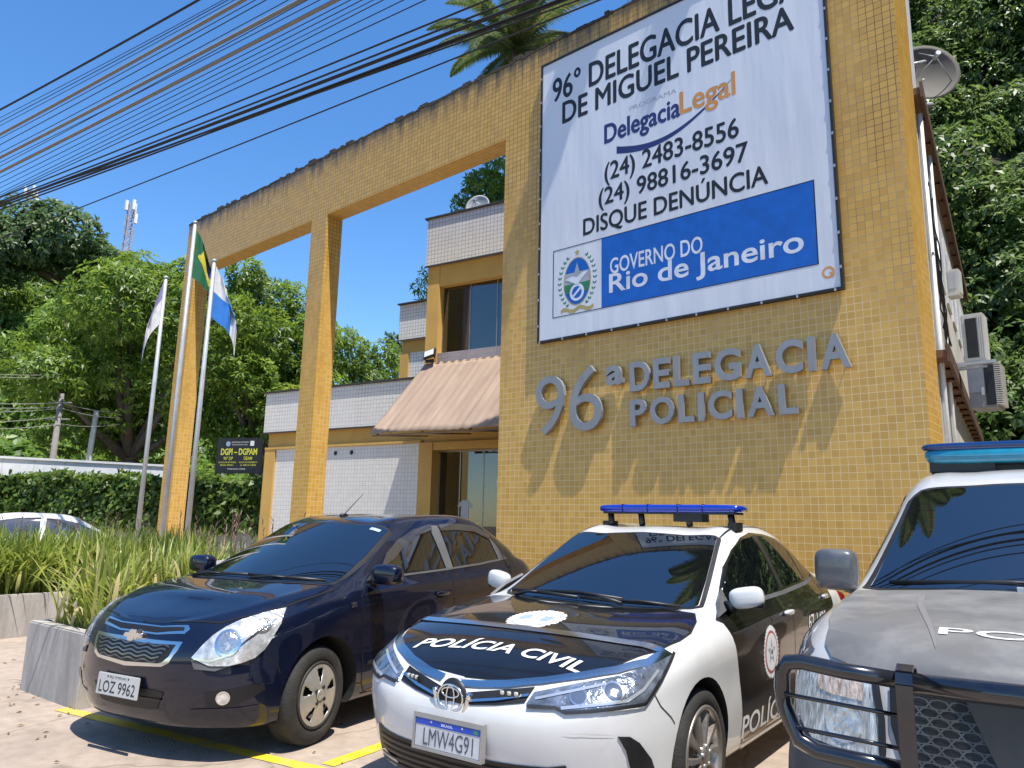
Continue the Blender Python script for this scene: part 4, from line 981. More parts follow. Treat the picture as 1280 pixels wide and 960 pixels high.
# ================================================================= navy sedan
c = navy
for lat, st in ((.853,.10),(-.853,.10)): wheel(c, lat, .83, .315, .315, .205, 'cap', steer=st if lat > 0 else st)
for lat in (.845,-.845): wheel(c, lat, 3.48, .315, .315, .205, 'cap')
ws = c.drape('windscreen', AGLASS, (0,.55,-.83), sym([(0,1.765,1.42),(.32,1.785,1.415),(.545,1.85,1.39),(.575,1.86,1.375),(.655,1.45,1.165),(.712,1.06,1.0),(.695,1.0,.99),(.36,.865,1.01),(0,.845,1.015)]), off=.004, fit=True, mirror=False)[0]
c.strip('windscreen_seal', TRIM, (0,.55,-.83), sym([(0,1.775,1.42),(.32,1.795,1.415),(.56,1.865,1.39),(.592,1.86,1.375),(.672,1.45,1.165),(.73,1.05,1.0),(.70,.985,.99),(.36,.85,1.01),(0,.83,1.015)]), wd=.03, off=.0025, mirror=False, closed=True)
c.drape('windscreen_sticker', mat('sticker', (.35,.42,.50), .4), (0,.55,-.83), [(.47,1.80,1.365),(.55,1.815,1.365),(.555,1.78,1.345),(.475,1.765,1.345)], off=.006, mirror=False)
c.drape('rear_window', AGLASS, (0,-.6,-.8), sym([(0,3.33,1.49),(.5,3.33,1.47),(.56,3.45,1.42),(.56,3.85,1.22),(0,3.9,1.22)]), off=.004, fit=True, mirror=False)
sd = (-1,0,-.35)
gl = c.drape('side_window', AGLASS, sd, [(.78,1.50,1.055),(.69,1.70,1.19),(.65,1.90,1.29),(.62,2.14,1.372),(.60,2.36,1.41),(.78,2.40,1.062)], off=.005, fit=True)
c.drape('side_window', AGLASS, sd, [(.60,2.55,1.415),(.60,2.80,1.42),(.60,3.10,1.405),(.62,3.36,1.33),(.73,3.42,1.10),(.79,2.55,1.072)], off=.005, fit=True)
c.drape('quarter_panel', DPLAS, sd, [(.62,3.385,1.32),(.65,3.50,1.24),(.72,3.62,1.115),(.74,3.445,1.10)], off=.005)
c.drape('door_pillar', mat('satin_pillar', (.16,.165,.17), .35, .3), sd, [(.60,2.385,1.425),(.60,2.53,1.428),(.78,2.53,1.064),(.78,2.42,1.062)], off=.0055)
for pts in ([(.77,1.56,1.10),(.69,1.70,1.205),(.65,1.88,1.30),(.62,2.13,1.385),(.60,2.41,1.43),(.60,2.40,1.375),(.62,2.15,1.325),(.65,1.93,1.245),(.69,1.76,1.15)], [(.60,2.53,1.43),(.60,2.80,1.437),(.60,3.12,1.42),(.62,3.40,1.335),(.62,3.36,1.285),(.60,3.10,1.355),(.60,2.80,1.37),(.60,2.54,1.365)]):
    c.drape('rain_deflector', mat('smoked_acrylic', (.045,.042,.04), .15, coat=1.), sd, pts, off=.022, skirt=.012)
c.strip('window_trim', mat('satin_trim', (.20,.20,.21), .3, .6), sd, [(.79,1.40,1.035),(.79,1.9,1.04),(.79,2.4,1.055),(.79,3.0,1.085),(.73,3.62,1.115)], wd=.018, off=.006)
for pts, v_ in (([(.85,1.36,1.02),(.85,1.23,.92),(.84,1.25,.6),(.84,1.29,.31),(.84,1.34,.24)],SD), ([(.80,2.455,1.05),(.85,2.46,.9),(.85,2.46,.6),(.84,2.44,.24)],SD), ([(.8,3.58,1.09),(.85,3.55,.9),(.85,3.40,.72),(.84,3.2,.55),(.84,3.12,.42),(.84,3.1,.24)],SD), ([(.84,1.3,.24),(.84,2.2,.235),(.84,3.1,.24)],SD)):
    c.strip('panel_gap', GAP, v_, pts, wd=.007)
c.strip('side_moulding', mat('navy_moulding', (.012,.014,.025), .5), SD, [(.85,1.32,.45),(.85,2.2,.46),(.85,3.08,.47)], wd=.03, off=.008)
c.strip('swage_strip', NPAINT, SD, [(.85,1.30,.80),(.85,2.3,.83),(.85,3.5,.87)], wd=.02, off=.005, taper=True)  # narrow raised strip in the body paint along the swage
c.strip('sill_mud', MUD, SD, [(.84,1.34,.25),(.84,1.9,.245),(.84,2.5,.25)], wd=.035, off=.004, taper=True)
c.strip('bonnet_gap', GAP, (0,.6,-.8), sym([(0,.098,.79),(.3,.132,.806),(.57,.225,.812),(.70,.38,.86),(.765,.548,.893),(.775,.80,.95),(.775,1.03,.995)][:7]), wd=.010, off=.0028, mirror=False)
hl = c.drape('headlight', LAMP, (-.55,.83,-.1), [(.505,.083,.618),(.55,.117,.688),(.58,.162,.741),(.616,.224,.787),(.655,.292,.822),(.725,.42,.862),(.778,.555,.886),(.82,.475,.80),(.825,.407,.729),(.812,.36,.662),(.788,.308,.615),(.755,.247,.592),(.703,.185,.575),(.616,.124,.575)], off=.011, skirt=.012, grid=.03)
dv = Vector((-.55,.83,-.1)).normalized(); _, uu, vv = c.frame(dv)
for par, sg in zip(hl, (1,-1)):
    pass
def disc(c, name, mt, ctr, d, r, r2=None, off=.014, parent=None, mirror=True, sq=1.):
    _, u, v = c.frame(d); o = Vector(ctr); n = 24
    if r2 is None: return c.drape(name, mt, d, [o + u*r*cos(2*pi*i/n) + v*r*sq*sin(2*pi*i/n) for i in range(n)], off=off, parent=parent, mirror=mirror, grid=0)
    V = [(o.dot(u)+q*cos(2*pi*i/n), o.dot(v)+q*sq*sin(2*pi*i/n)) for q in (r, r2) for i in range(n)]
    return c.drape(name, mt, d, tri=(V, [(i,(i+1)%n,n+(i+1)%n,n+i) for i in range(n)]), off=off, parent=parent, mirror=mirror, grid=0)
disc(c, 'lamp_bowl', mat('lamp_bowl', (.5,.5,.48), .15, .8, vs=40, bump=.4, bs=30), (.66,.22,.70), dv, .062)
disc(c, 'lamp_ring', CHR, (.66,.22,.70), dv, .075, .062, off=.0155)
disc(c, 'lamp_bowl', mat('lamp_bowl', (.5,.5,.48)), (.755,.40,.79), dv, .045)
c.strip('lamp_trim', CHR, dv, [(.52,.085,.615),(.61,.13,.60),(.68,.18,.63),(.74,.25,.70),(.79,.36,.78),(.80,.45,.83)], wd=.012, off=.014)
c.drape('lamp_base', DPLAS, dv, [(.50,.083,.61),(.616,.124,.57),(.70,.185,.57),(.64,.15,.545),(.53,.085,.555)], off=.006)
grl = c.drape('grille', CHR, FR, sym([(0,.03,.70),(.20,.03,.698),(.41,.07,.70),(.40,.05,.655),(.36,.03,.58),(.31,.02,.555),(0,.0,.535)]), off=.006, mirror=False, skirt=.008)[0]
c.drape('grille_mesh', MESHB, FR, sym([(0,.03,.675),(.20,.03,.676),(.375,.06,.682),(.35,.04,.615),(.31,.02,.582),(.28,.02,.572),(0,.0,.56)]), off=.0085, parent=grl, mirror=False)
for k in range(5):
    z = .582 + k*.022; w_ = .27 + .018*k
    pts = [(x, .02, z + .006*sin(x*48)) for x in np.linspace(-w_, w_, 60)]
    c.strip('grille_wave', mat('grille_wave', (.05,.05,.055), .25, coat=1.), FR, pts, wd=.009, off=.014, parent=grl, mirror=False)
gu = c.drape('upper_grille', CHR, (0,.85,-.5), sym([(0,.1,.768),(.2,.1,.772),(.385,.13,.792),(.41,.12,.775),(.39,.1,.745),(.18,.06,.731),(0,.06,.728)]), off=.006, mirror=False, skirt=.008)[0]
c.drape('grille_mesh', MESHB, (0,.85,-.5), sym([(0,.1,.757),(.2,.1,.762),(.37,.12,.778),(.375,.11,.760),(.18,.06,.743),(0,.06,.740)]), off=.0085, parent=gu, mirror=False)
# gold cross badge of the maker, silver
g = MB(); bt = [(-.085,-.012),(-.045,-.012),(-.045+.012,-.04),(.022,-.04),(.03,-.012),(.085,-.012),(.10,.014),(.055,.014),(.048,.036),(-.018,.036),(-.028,.014),(-.07,.014)]
h_ = c.hit((0,-1,.712),(0,1,0))[0]
g.prism([(x, z+.714) for x, z in bt], h_.y-.028, h_.y+.03); g.build('badge', CHR, c.root, bevel=.005)
ik = c.drape('lower_intake', MESHB, FR, sym([(0,.02,.415),(.28,.03,.415),(.335,.04,.405),(.27,.05,.30),(.2,.05,.292),(0,.04,.29)]), off=.004, mirror=False)[0]
c.strip('intake_bar', TRIM, FR, [(-.31,.03,.36),(0,.03,.357),(.31,.03,.36)], wd=.014, off=.012, parent=ik, mirror=False)
plate(c, (-.03,-.012,.413), .40, .13, 'LOZ 9962', 'old', R(-4))
fd = (-.7,.7,0)
fr_ = c.drape('fog_recess', mat('fog_recess', (.006,.006,.01), .5), fd, [(.60,.11,.425),(.70,.18,.44),(.77,.25,.455),(.82,.37,.465),(.825,.38,.42),(.77,.25,.36),(.70,.18,.335),(.62,.12,.335)], off=.003)
disc(c, 'fog_lamp', CHR, (.695,.175,.395), fd, .040, .031, off=.012); disc(c, 'fog_lamp', LAMP, (.695,.175,.395), fd, .031, off=.014)
c.strip('bumper_lip', NPAINT, fd, [(.5,.105,.312),(.62,.13,.322),(.74,.25,.325),(.80,.36,.33)], wd=.018, off=.006)
c.strip('bumper_gap', GAP, fd, [(.82,.36,.60),(.835,.44,.58),(.84,.485,.5)], wd=.006)
mirror_house(c, (.985,1.34,1.075), (.125,.075,.072), NPAINT, (.83,1.40,1.01))
for sg in (1,-1):
    g = MB(); g.add([(sg*.80,1.33,1.02),(sg*.79,1.50,1.03),(sg*.755,1.50,1.12),(sg*.84,1.36,1.10)], [(0,1,2,3)]); g.build('mirror_sail', PWHITE if sg > 0 else TRIM, c.root)
handle(c, 2.26, .875, NPAINT); handle(c, 3.38, .90, NPAINT)
wiper(c, (.10,.86,1.03), (.40,.93,1.045), (.02,.90,1.05), (.68,1.03,1.03)); wiper(c, (-.55,.90,1.02), (-.25,.90,1.045), (-.58,.96,1.04), (.05,.89,1.05))
g = MB(); sup(g, (-.11,2.1,1.50), (.025,.05,.022), (.8,.8), 12, 8); an = g.build('antenna', BLK, c.root); g = MB(); g.tube([(-.11,2.1,1.51),(.05,2.16,1.70)], [.004,.0025], 6); g.build('antenna_rod', BLK, an)
g = MB(); 
def rect(c, y0, y1, z0, z1): return [(.86,y0,z0),(.86,y1,z0),(.86,y1,z1),(.86,y0,z1)]
c.drape('fender_badge', CHR, SD, rect(c,1.10,1.16,.85,.885), off=.006); c.text('fender_lettering', INK, SD, '1.4', (.86,1.13,.8675), .045, .02, off=.008)
for sg in (1,-1): g = MB(); sup(g, (sg*.60,4.33,.86), (.19,.10,.11), (.7,.6), 16, 10); g.build('tail_light', mat('red_lens', (.28,.01,.01), .15, coat=1.), c.root)

# ================================================================= police sedan
c = patrol
for lat in (.872,-.872): wheel(c, lat, .985, .325, .325, .232, 'turbine', .215); wheel(c, lat*.99, 3.66, .325, .325, .232, 'turbine', .215)
bon = c.drape('bonnet', BPAINT, (0,.3,-.95), sym([(0,.119,.715),(.22,.142,.725),(.48,.221,.755),(.67,.377,.795),(.783,.63,.845),(.80,.85,.89),(.797,1.0,.92),(.767,1.155,.95),(.71,1.28,.975),(.55,1.28,.985),(.19,1.155,.985),(0,1.155,.985)]), off=.004, mirror=False, grid=.045, skirt=.006, fit='panel')[0]
ws = c.drape('windscreen', AGLASS, (0,.55,-.83), sym([(0,2.085,1.41),(.3,2.09,1.405),(.50,2.115,1.393),(.545,2.11,1.375),(.635,1.66,1.14),(.672,1.44,1.01),(.64,1.385,.995),(.42,1.265,.985),(0,1.20,.985)]), off=.004, fit=True, mirror=False)[0]
c.strip('windscreen_seal', TRIM, (0,.55,-.83), sym([(0,2.095,1.41),(.3,2.10,1.405),(.52,2.13,1.393),(.56,2.11,1.375),(.65,1.66,1.14),(.692,1.43,1.01),(.65,1.37,.995),(.42,1.245,.985),(0,1.18,.985)]), wd=.028, off=.0028, mirror=False, closed=True)
c.drape('rear_window', AGLASS, (0,-.6,-.8), sym([(0,3.3,1.42),(.5,3.3,1.40),(.55,3.45,1.35),(.56,3.85,1.17),(0,3.88,1.16)]), off=.004, fit=True, mirror=False)
sd = (-1,0,-.3)
dr = c.drape('door_skin', DDOOR, SD, [(.82,1.36,.945),(.83,1.42,.925),(.876,1.445,.83),(.879,1.50,.661),(.876,1.54,.494),(.845,1.60,.25),(.845,2.3,.25),(.845,3.12,.26),(.85,3.18,.40),(.87,3.28,.60),(.87,3.42,.73),(.88,3.62,.80),(.87,3.80,.86),(.80,3.88,1.02),(.74,3.72,1.13),(.66,3.45,1.305),(.6,3.2,1.385),(.6,2.9,1.42),(.6,2.6,1.43),(.61,2.35,1.395),(.65,2.08,1.315),(.69,1.85,1.215),(.74,1.64,1.09),(.79,1.45,.985)], off=.0035, grid=.05)
c.drape('side_window', AGLASS, sd, [(.79,1.58,1.02),(.741,1.68,1.088),(.676,1.905,1.225),(.637,2.14,1.325),(.62,2.38,1.382),(.611,2.58,1.397),(.80,2.585,1.045),(.80,2.1,1.025)], off=.006, fit=True)
c.drape('side_window', AGLASS, sd, [(.6,2.72,1.405),(.6,2.95,1.395),(.62,3.2,1.352),(.64,3.27,1.325),(.75,3.30,1.075),(.794,2.70,1.055)], off=.006, fit=True)
c.drape('quarter_window', AGLASS, sd, [(.63,3.295,1.32),(.66,3.45,1.25),(.70,3.60,1.155),(.725,3.65,1.105),(.74,3.55,1.09),(.75,3.325,1.08)], off=.006, fit=True)
c.drape('door_pillar', mat('pillar_black', (.022,.022,.022), .35), sd, [(.61,2.60,1.405),(.6,2.705,1.408),(.79,2.685,1.052),(.80,2.605,1.046)], off=.0065)
c.strip('window_trim', mat('grey_weatherstrip', (.11,.11,.115), .4), sd, [(.80,1.55,1.0),(.80,2.0,1.003),(.80,2.6,1.02),(.77,3.3,1.05),(.74,3.60,1.075),(.71,3.70,1.12)], wd=.028, off=.0075)
c.strip('roof_gutter', TRIM, (-.3,0,-.95), [(.56,2.12,1.40),(.53,2.5,1.45),(.52,3.0,1.44),(.54,3.4,1.38)], wd=.012, off=.003)
for pts in ([(.88,2.615,1.04),(.88,2.62,.7),(.85,2.58,.26)], [(.88,3.66,1.08),(.88,3.60,.82)]): c.strip('panel_gap', mat('door_gap', (.02,.018,.015), .9), SD, pts, wd=.007, off=.0042)
c.strip('panel_gap', GAP, (0,.3,-.95), sym([(0,.117,.715),(.22,.140,.725),(.48,.219,.755),(.672,.375,.795),(.785,.63,.845),(.803,.85,.89),(.80,1.0,.92),(.77,1.155,.95),(.71,1.285,.975)]), wd=.009, off=.0025, mirror=False)
c.strip('bumper_gap', GAP, (-.8,.6,0), [(.83,.47,.70),(.86,.50,.64),(.872,.575,.585),(.88,.605,.55)], wd=.005)
c.strip('door_swage', mat('door_swage', (.010,.009,.008), .25, coat=1.), SD, [(.88,2.66,.60),(.88,3.0,.63),(.88,3.3,.66)], wd=.012, off=.005)
c.strip('sill_trim', WPAINT, SD, [(.845,1.60,.235),(.845,2.3,.232),(.845,3.12,.245)], wd=.03, off=.008)
c.strip('sill_mud', MUD, SD, [(.845,1.62,.275),(.845,1.9,.28),(.845,2.5,.275),(.845,3.0,.28)], wd=.05, off=.0045, taper=True)
hl = c.drape('headlight', LAMPD, (-.55,.83,-.1), [(.395,.078,.650),(.41,.12,.695),(.57,.23,.738),(.70,.345,.768),(.80,.56,.812),(.822,.70,.838),(.829,.382,.672),(.795,.301,.672),(.675,.182,.655),(.572,.124,.642),(.526,.121,.655)], off=.010, skirt=.012, grid=.03)
c.strip('lamp_trim', TRIM, dv, [(.40,.078,.640),(.526,.115,.648),(.572,.124,.634),(.675,.182,.647),(.795,.301,.664),(.832,.382,.668),(.83,.55,.75),(.826,.72,.845)], wd=.014, off=.012)
for ctr, r_ in (((.60,.19,.693),.034), ((.715,.30,.712),.040)):
    disc(c, 'lamp_ring', CHR, ctr, dv, r_+.008, r_, off=.013, sq=.85); disc(c, 'lamp_bowl', mat('lamp_glass_dark', (.16,.19,.24), .05, .6, coat=1.), ctr, dv, r_, off=.0125, sq=.85)
c.strip('lamp_light_bar', mat('lamp_bar', (.55,.58,.62), .15, .6), dv, [(.55,.125,.648),(.66,.20,.665),(.78,.30,.685),(.81,.40,.72),(.815,.55,.785)], wd=.012, off=.0135)
c.strip('lamp_light_bar', mat('lamp_bar', (.55,.58,.62)), dv, [(.43,.10,.672),(.55,.19,.705),(.68,.30,.74)], wd=.010, off=.0135)
c.strip('chrome_blade', CHR, (0,.8,-.5), sym([(0,.088,.688),(.12,.10,.696),(.25,.125,.710),(.42,.185,.739),(.58,.28,.768),(.70,.38,.792),(.79,.53,.82),(.812,.67,.845)]), wd=.042, off=.009, mirror=False)
sl = c.drape('grille_slot', MESHB, FR, [(.08,.04,.662),(.25,.08,.69),(.395,.135,.715),(.385,.09,.655),(.25,.05,.632),(.12,.027,.617),(.085,.02,.62)], off=.005)
c.strip('slot_chrome', CHR, FR, [(.10,.03,.63),(.25,.05,.652),(.39,.10,.682)], wd=.010, off=.012)
for sg in (1,-1):
    h_ = c.hit((sg*.30,-1,.672),(0,1,0)); g = MB(); g.obox(h_[0]+h_[1]*.012, .055,.008,.016, Matrix.Rotation(sg*R(14),3,'Z')); o = g.build('strobe_light', TRIM, c.root, bevel=.004)
    g = MB()
    for k in (-1,0,1): sup(g, h_[0]+h_[1]*.021+Vector((k*.034, sg*k*.008, 0)), (.013,.005,.010), (.7,.7), 10, 6)
    g.build('strobe_lens', mat('strobe_lens', (.60,.60,.52), .2, .3), o)
h_ = c.hit((0,-1,.636),(0,1,0))[0]; eb = Vector((0,h_.y-.014,.638))
g = MB(); 
def oval(mb, cx_, cz_, rx, rz, t, y=0, M=None): mb.tube([Vector((cx_+rx*cos(2*pi*i/40), y, cz_+rz*sin(2*pi*i/40))) for i in range(40)], t, 8, closed=True)
g.lathe([(.085,.01),(.075,-.006),(.0005,-.008)], eb+Vector((0,.012,0)), (0,1,0), 36); em = g.build('emblem_shield', mat('emblem_dark', (.012,.012,.013), .45), c.root)
g = MB(); 
for v_ in ((0,0,.076,.058,.005),(0,0,.024,.054,.0042),(0,.022,.052,.022,.0042)): oval(g, eb.x+v_[0], eb.z+v_[1], v_[2], v_[3], v_[4], eb.y-.002)
g.build('emblem', CHR, em)
g = MB(); g.tube([Vector((eb.x+.098*cos(a), eb.y+.008, eb.z+.085*sin(a)-.004)) for a in np.linspace(pi*.95, pi*2.05, 24)], .012, 8); g.tube([(eb.x-.11,eb.y+.01,eb.z+.03),(eb.x-.098,eb.y+.008,eb.z)], .014,8); g.tube([(eb.x+.11,eb.y+.01,eb.z+.03),(eb.x+.098,eb.y+.008,eb.z)], .014,8); g.build('emblem_chrome', CHR, em)
plate(c, (.01,-.012,.465), .40, .13, 'LMW4G91', 'new', R(-3))
lg = c.drape('lower_grille', MESHB, FR, sym([(0,.03,.392),(.22,.03,.395),(.50,.08,.405),(.575,.13,.42),(.62,.2,.24),(.3,.1,.225),(0,.08,.222)]), off=.005, mirror=False)[0]
for z in (.25,.28,.31,.34,.37): c.strip('grille_bar', TRIM, FR, [(-.56,.1,z),(-.3,.05,z-.004),(0,.03,z-.006),(.3,.05,z-.004),(.56,.1,z)], wd=.012, off=.014, parent=lg, mirror=False)
c.drape('bumper_fin', TRIM, fd, [(.765,.25,.545),(.80,.30,.54),(.822,.345,.51),(.845,.42,.43),(.86,.50,.28),(.80,.36,.26),(.79,.32,.40),(.785,.29,.48)], off=.006, skirt=.006)
c.strip('bumper_crease', mat('white_crease_shade', (.52,.51,.49), .4), fd, [(.56,.10,.552),(.66,.16,.555),(.76,.25,.55)], wd=.006, off=.004, taper=True)  # shade along the bumper crease, painted as a slightly darker white strip
c.drape('lower_lip', WPAINT, FR, [(.40,.10,.262),(.52,.14,.30),(.62,.2,.27),(.66,.24,.225),(.45,.12,.225)], off=.012)
c.text('bonnet_lettering', WDECAL, (0,.3,-.95), 'POLÍCIA CIVIL', (.03,.375,.815), 1.05, .115, .018, .25, off=.0075, parent=bon, bend=-.055)
seal(c, (-.02,.77,.93), (0,.3,-.95), .172, .185)
c.text('door_lettering', WDECAL, SD, 'POLÍCIA', (.86,2.02,.362), .92, .155, .012, off=.006)
seal(c, (.88,2.08,.70), SD, .155, .16, name='door_badge')
c.text('door_number', WDECAL, SD, '67-1400', (.88,3.23,.80), .52, .10, .012, off=.006)
mirror_house(c, (.905,1.60,1.06), (.10,.055,.062), WPAINT, (.80,1.56,.995), e=(.62,.72), M=Matrix.Rotation(R(-10),3,'Y') @ Matrix.Rotation(R(12),3,'Z'))
for sg in (1,-1):
    g = MB(); g.add([(sg*.815,1.40,.965),(sg*.80,1.62,1.0),(sg*.73,1.66,1.10),(sg*.77,1.50,1.04)], [(0,1,2,3)]); o = g.build('mirror_sail', DPLAS, c.root); md = o.modifiers.new('s','SOLIDIFY'); md.thickness = .02
handle(c, 2.52, .905, WPAINT, .20); handle(c, 3.60, .945, WPAINT, .20)
wiper(c, (.30,1.19,1.01), (-.05,1.27,1.045), (.28,1.24,1.03), (-.42,1.32,1.03)); wiper(c, (-.52,1.27,1.0), (-.35,1.28,1.03), (-.62,1.37,1.02), (-.02,1.22,1.02)); wiper(c, (.62,1.31,1.005), (.2,1.22,1.02), (.60,1.32,1.01), (.0,1.21,1.025))
for sg in (1,-1): g = MB(); sup(g, (sg*.62,4.46,.86), (.2,.10,.09), (.7,.6), 16, 10); g.build('tail_light', mat('red_lens', (.28,.01,.01)), c.root)
lb = g = MB(); sup(g, (.06,2.45,1.595), (.57,.13,.031), (.35,.35), 40, 12); lbo = g.build('light_bar', BLEN, c.root)
g = MB(); g.box((-.46,2.35,1.555), (.58,2.55,1.572)); g.build('light_bar_base', TRIM, lbo)
g = MB()
for x in (-.42,-.16,.22,.54): g = MB(); g.tube([(x,2.40,1.56),(x+.02,2.38,1.47)], .025, 8); g.build('light_bar_foot', TRIM, lbo)
for x in (-.44,.56): g = MB(); g.box((x-.03,2.36,1.44), (x+.03,2.5,1.50)); g.build('light_bar_clamp', TRIM, lbo)
g = MB(); g.box((.12,2.36,1.50),(.34,2.50,1.556)); g.build('light_bar_box', TRIM, lbo)
g = MB()
for x in (-.28,-.07,.17,.36): g.box((x-.003,2.316,1.567), (x+.003,2.584,1.627))
g.build('light_bar_rib', mat('lens_seam', (.002,.01,.12), .3), lbo)

# ================================================================= police pickup
c = pick
for lat in (.93,-.93): wheel(c, lat*.99, .9, .38, .38, .215, 'six', .26); wheel(c, lat*.99, 4.1, .38, .38, .215, 'six', .26)
bon = c.drape('bonnet', DUST_SHEEN, (0,.3,-.95), sym([(0,.138,1.045),(.25,.15,1.05),(.46,.18,1.05),(.62,.235,1.06),(.745,.35,1.08),(.775,.50,1.10),(.79,.80,1.135),(.79,1.10,1.16),(.785,1.22,1.172),(.4,1.255,1.2),(0,1.235,1.205)]), off=.006, mirror=False, grid=.05, skirt=.008, fit='panel')[0]
c.drape('bonnet_lip', DUST_SHEEN, (0,.9,-.45), sym([(0,.138,1.06),(.3,.15,1.068),(.5,.2,1.085),(.69,.30,1.10),(.752,.37,1.095),(.748,.31,1.045),(.72,.26,1.01),(.62,.2,.99),(.3,.14,.985),(0,.12,.985)]), off=.008, mirror=False, grid=.04)
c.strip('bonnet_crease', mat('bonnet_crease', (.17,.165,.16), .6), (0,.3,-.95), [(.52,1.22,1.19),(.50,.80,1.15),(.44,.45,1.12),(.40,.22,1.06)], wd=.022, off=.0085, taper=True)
ws = c.drape('windscreen', AGLASS, (0,.6,-.8), sym([(0,1.93,1.695),(.3,1.95,1.69),(.57,2.0,1.668),(.62,1.97,1.63),(.70,1.65,1.40),(.765,1.335,1.195),(.70,1.31,1.19),(.3,1.275,1.205),(0,1.27,1.21)]), off=.004, fit=True, mirror=False)[0]
c.strip('windscreen_seal', TRIM, (0,.6,-.8), sym([(0,1.94,1.695),(.3,1.96,1.69),(.58,2.01,1.668),(.635,1.97,1.63),(.715,1.65,1.40),(.785,1.33,1.195),(.70,1.29,1.19),(.3,1.25,1.205),(0,1.245,1.21)]), wd=.028, off=.0028, mirror=False, closed=True)
sd = (-1,0,-.3)
dk = c.drape('door_skin', DDOOR, SD, [(.9,1.46,1.15),(.9,1.46,.5),(.9,3.4,.5),(.9,3.45,1.2)], off=.004, grid=.06)
c.drape('side_window', AGLASS, sd, [(.83,1.55,1.22),(.70,1.98,1.58),(.66,2.2,1.66),(.655,2.40,1.68),(.86,2.42,1.23)], off=.005, fit=True)
c.drape('side_window', AGLASS, sd, [(.655,2.52,1.68),(.655,3.05,1.68),(.68,3.25,1.58),(.85,3.32,1.25),(.86,2.5,1.23)], off=.005, fit=True)
c.drape('fender_skin', mat('grey_fender', (.045,.05,.06), .35, coat=.8), SD, [(.85,.30,1.035),(.88,.48,1.075),(.9,.9,1.11),(.9,1.45,1.13),(.9,1.455,.5),(.9,1.40,.44),(.93,1.36,.6),(.93,1.22,.78),(.93,.9,.885),(.93,.58,.78),(.9,.46,.62),(.85,.28,.75)], off=.004, grid=.06)
c.strip('fender_flare', TRIM, SD, [(.93,.9+.50*cos(a),.40+.50*sin(a)) for a in np.linspace(-.1,pi+.1,24)], wd=.08, off=.012)
c.drape('bumper_cover', mat('grey_bumper', (.04,.042,.048), .5, dirt=(.10,.09,.08), dirta=.4), FR, sym([(0,.05,.72),(.4,.05,.73),(.62,.09,.75),(.84,.25,.80),(.90,.40,.74),(.91,.42,.45),(.6,.1,.41),(0,.06,.41)]), off=.010, mirror=False, grid=.05)
c.drape('wing_panel', mat('grey_fender', (.045,.05,.06), .35, coat=.8), (-.8,.6,0), [(.80,.22,.97),(.83,.40,1.02),(.86,.55,.98),(.90,.50,.80),(.84,.28,.78),(.81,.2,.80)], off=.007)
hd = (-.35,.93,-.05)
hl = c.drape('headlight', LAMPR, hd, [(.585,.146,.985),(.70,.19,.992),(.815,.28,.985),(.835,.30,.93),(.825,.24,.83),(.805,.199,.795),(.77,.164,.765),(.66,.12,.757),(.562,.096,.757),(.57,.12,.87)], off=.014, skirt=.014, grid=.03)
c.drape('indicator_lens', AMB, hd, [(.605,.15,.972),(.70,.19,.978),(.75,.22,.975),(.75,.21,.925),(.70,.18,.915),(.605,.14,.912)], off=.017)
disc(c, 'lamp_bowl', mat('lamp_bowl_bright', (.55,.56,.56), .22, .6, vs=30, var=.4, bump=.6, bs=24), (.67,.135,.84), hd, .062, off=.0175)
c.strip('lamp_rim', CHR, hd, [(.585,.146,.992),(.70,.19,.999),(.82,.28,.990)], wd=.012, off=.016)
c.strip('lamp_rim', TRIM, hd, [(.572,.146,.99),(.558,.1,.87),(.55,.096,.75),(.66,.12,.748),(.775,.164,.757)], wd=.022, off=.017)
gr = c.drape('grille', MESHB, FR, sym([(0,.1,.985),(.3,.1,.985),(.53,.12,.975),(.53,.09,.86),(.50,.08,.75),(.3,.06,.735),(0,.06,.735)]), off=.008, mirror=False)[0]
MSH = mat('grille_mesh_wire', (.10,.10,.10), .35, .4); V, F = [], []
def mesh_cells(x0, x1, z0, z1, cw=.054, ch=.025):
    pts = []
    nz = int((z1-z0)/ch); 
    for j in range(nz):
        z = z0 + (j+.5)*ch; nx = int((x1-x0)/cw)
        for i in range(nx):
            x = x0 + (i+.5+.5*(j%2))*cw
            if x > x1-cw*.4: continue
            n = 8; b = len(V)
            for q in (1.,.80):
                for k in range(n): a = 2*pi*k/n; V.append((x+cw*.56*q*cos(a), z+ch*.60*q*sin(a)))
            F.extend([(b+k, b+(k+1)%n, b+n+(k+1)%n, b+n+k) for k in range(n)])
mesh_cells(-.50,.50,.75,.97)
c.drape('grille_mesh', MSH, FR, tri=(V, F), off=.012, parent=gr, mirror=False, grid=0)
for sg in (1,-1):
    c.drape('grille_strut', TRIM, FR, [(sg*.33,.1,.985),(sg*.19,.1,.985),(sg*.12,.06,.74),(sg*.23,.06,.74)], off=.035, skirt=.03, parent=gr, mirror=False)
c.text('bonnet_lettering', mat('worn_decal', (.60,.60,.60), .6, dirt=(.35,.34,.32), dirta=.5, dirts=8), (0,.3,-.95), 'POLÍCIA', (0,.345,1.125), .80, .082, .012, off=.009, parent=bon)
seal(c, (0,.78,1.17), (0,.3,-.95), .16, .13)
MIRG = mat('grey_mirror', (.075,.08,.09), .35, coat=.5, dirt=(.3,.3,.3), dirts=8, dirta=.3)
mirror_house(c, (.905,1.33,1.275), (.095,.075,.095), MIRG, (.86,1.40,1.2), e=(.45,.5), lower=MIRG)
handle(c, 2.35, 1.02, BLK)
wiper(c, (.15,1.275,1.235), (-.20,1.30,1.25), (.0,1.29,1.24), (-.68,1.34,1.225)); wiper(c, (-.05,1.275,1.235), (.3,1.30,1.25), (.05,1.28,1.24), (.66,1.34,1.225))
g = MB()
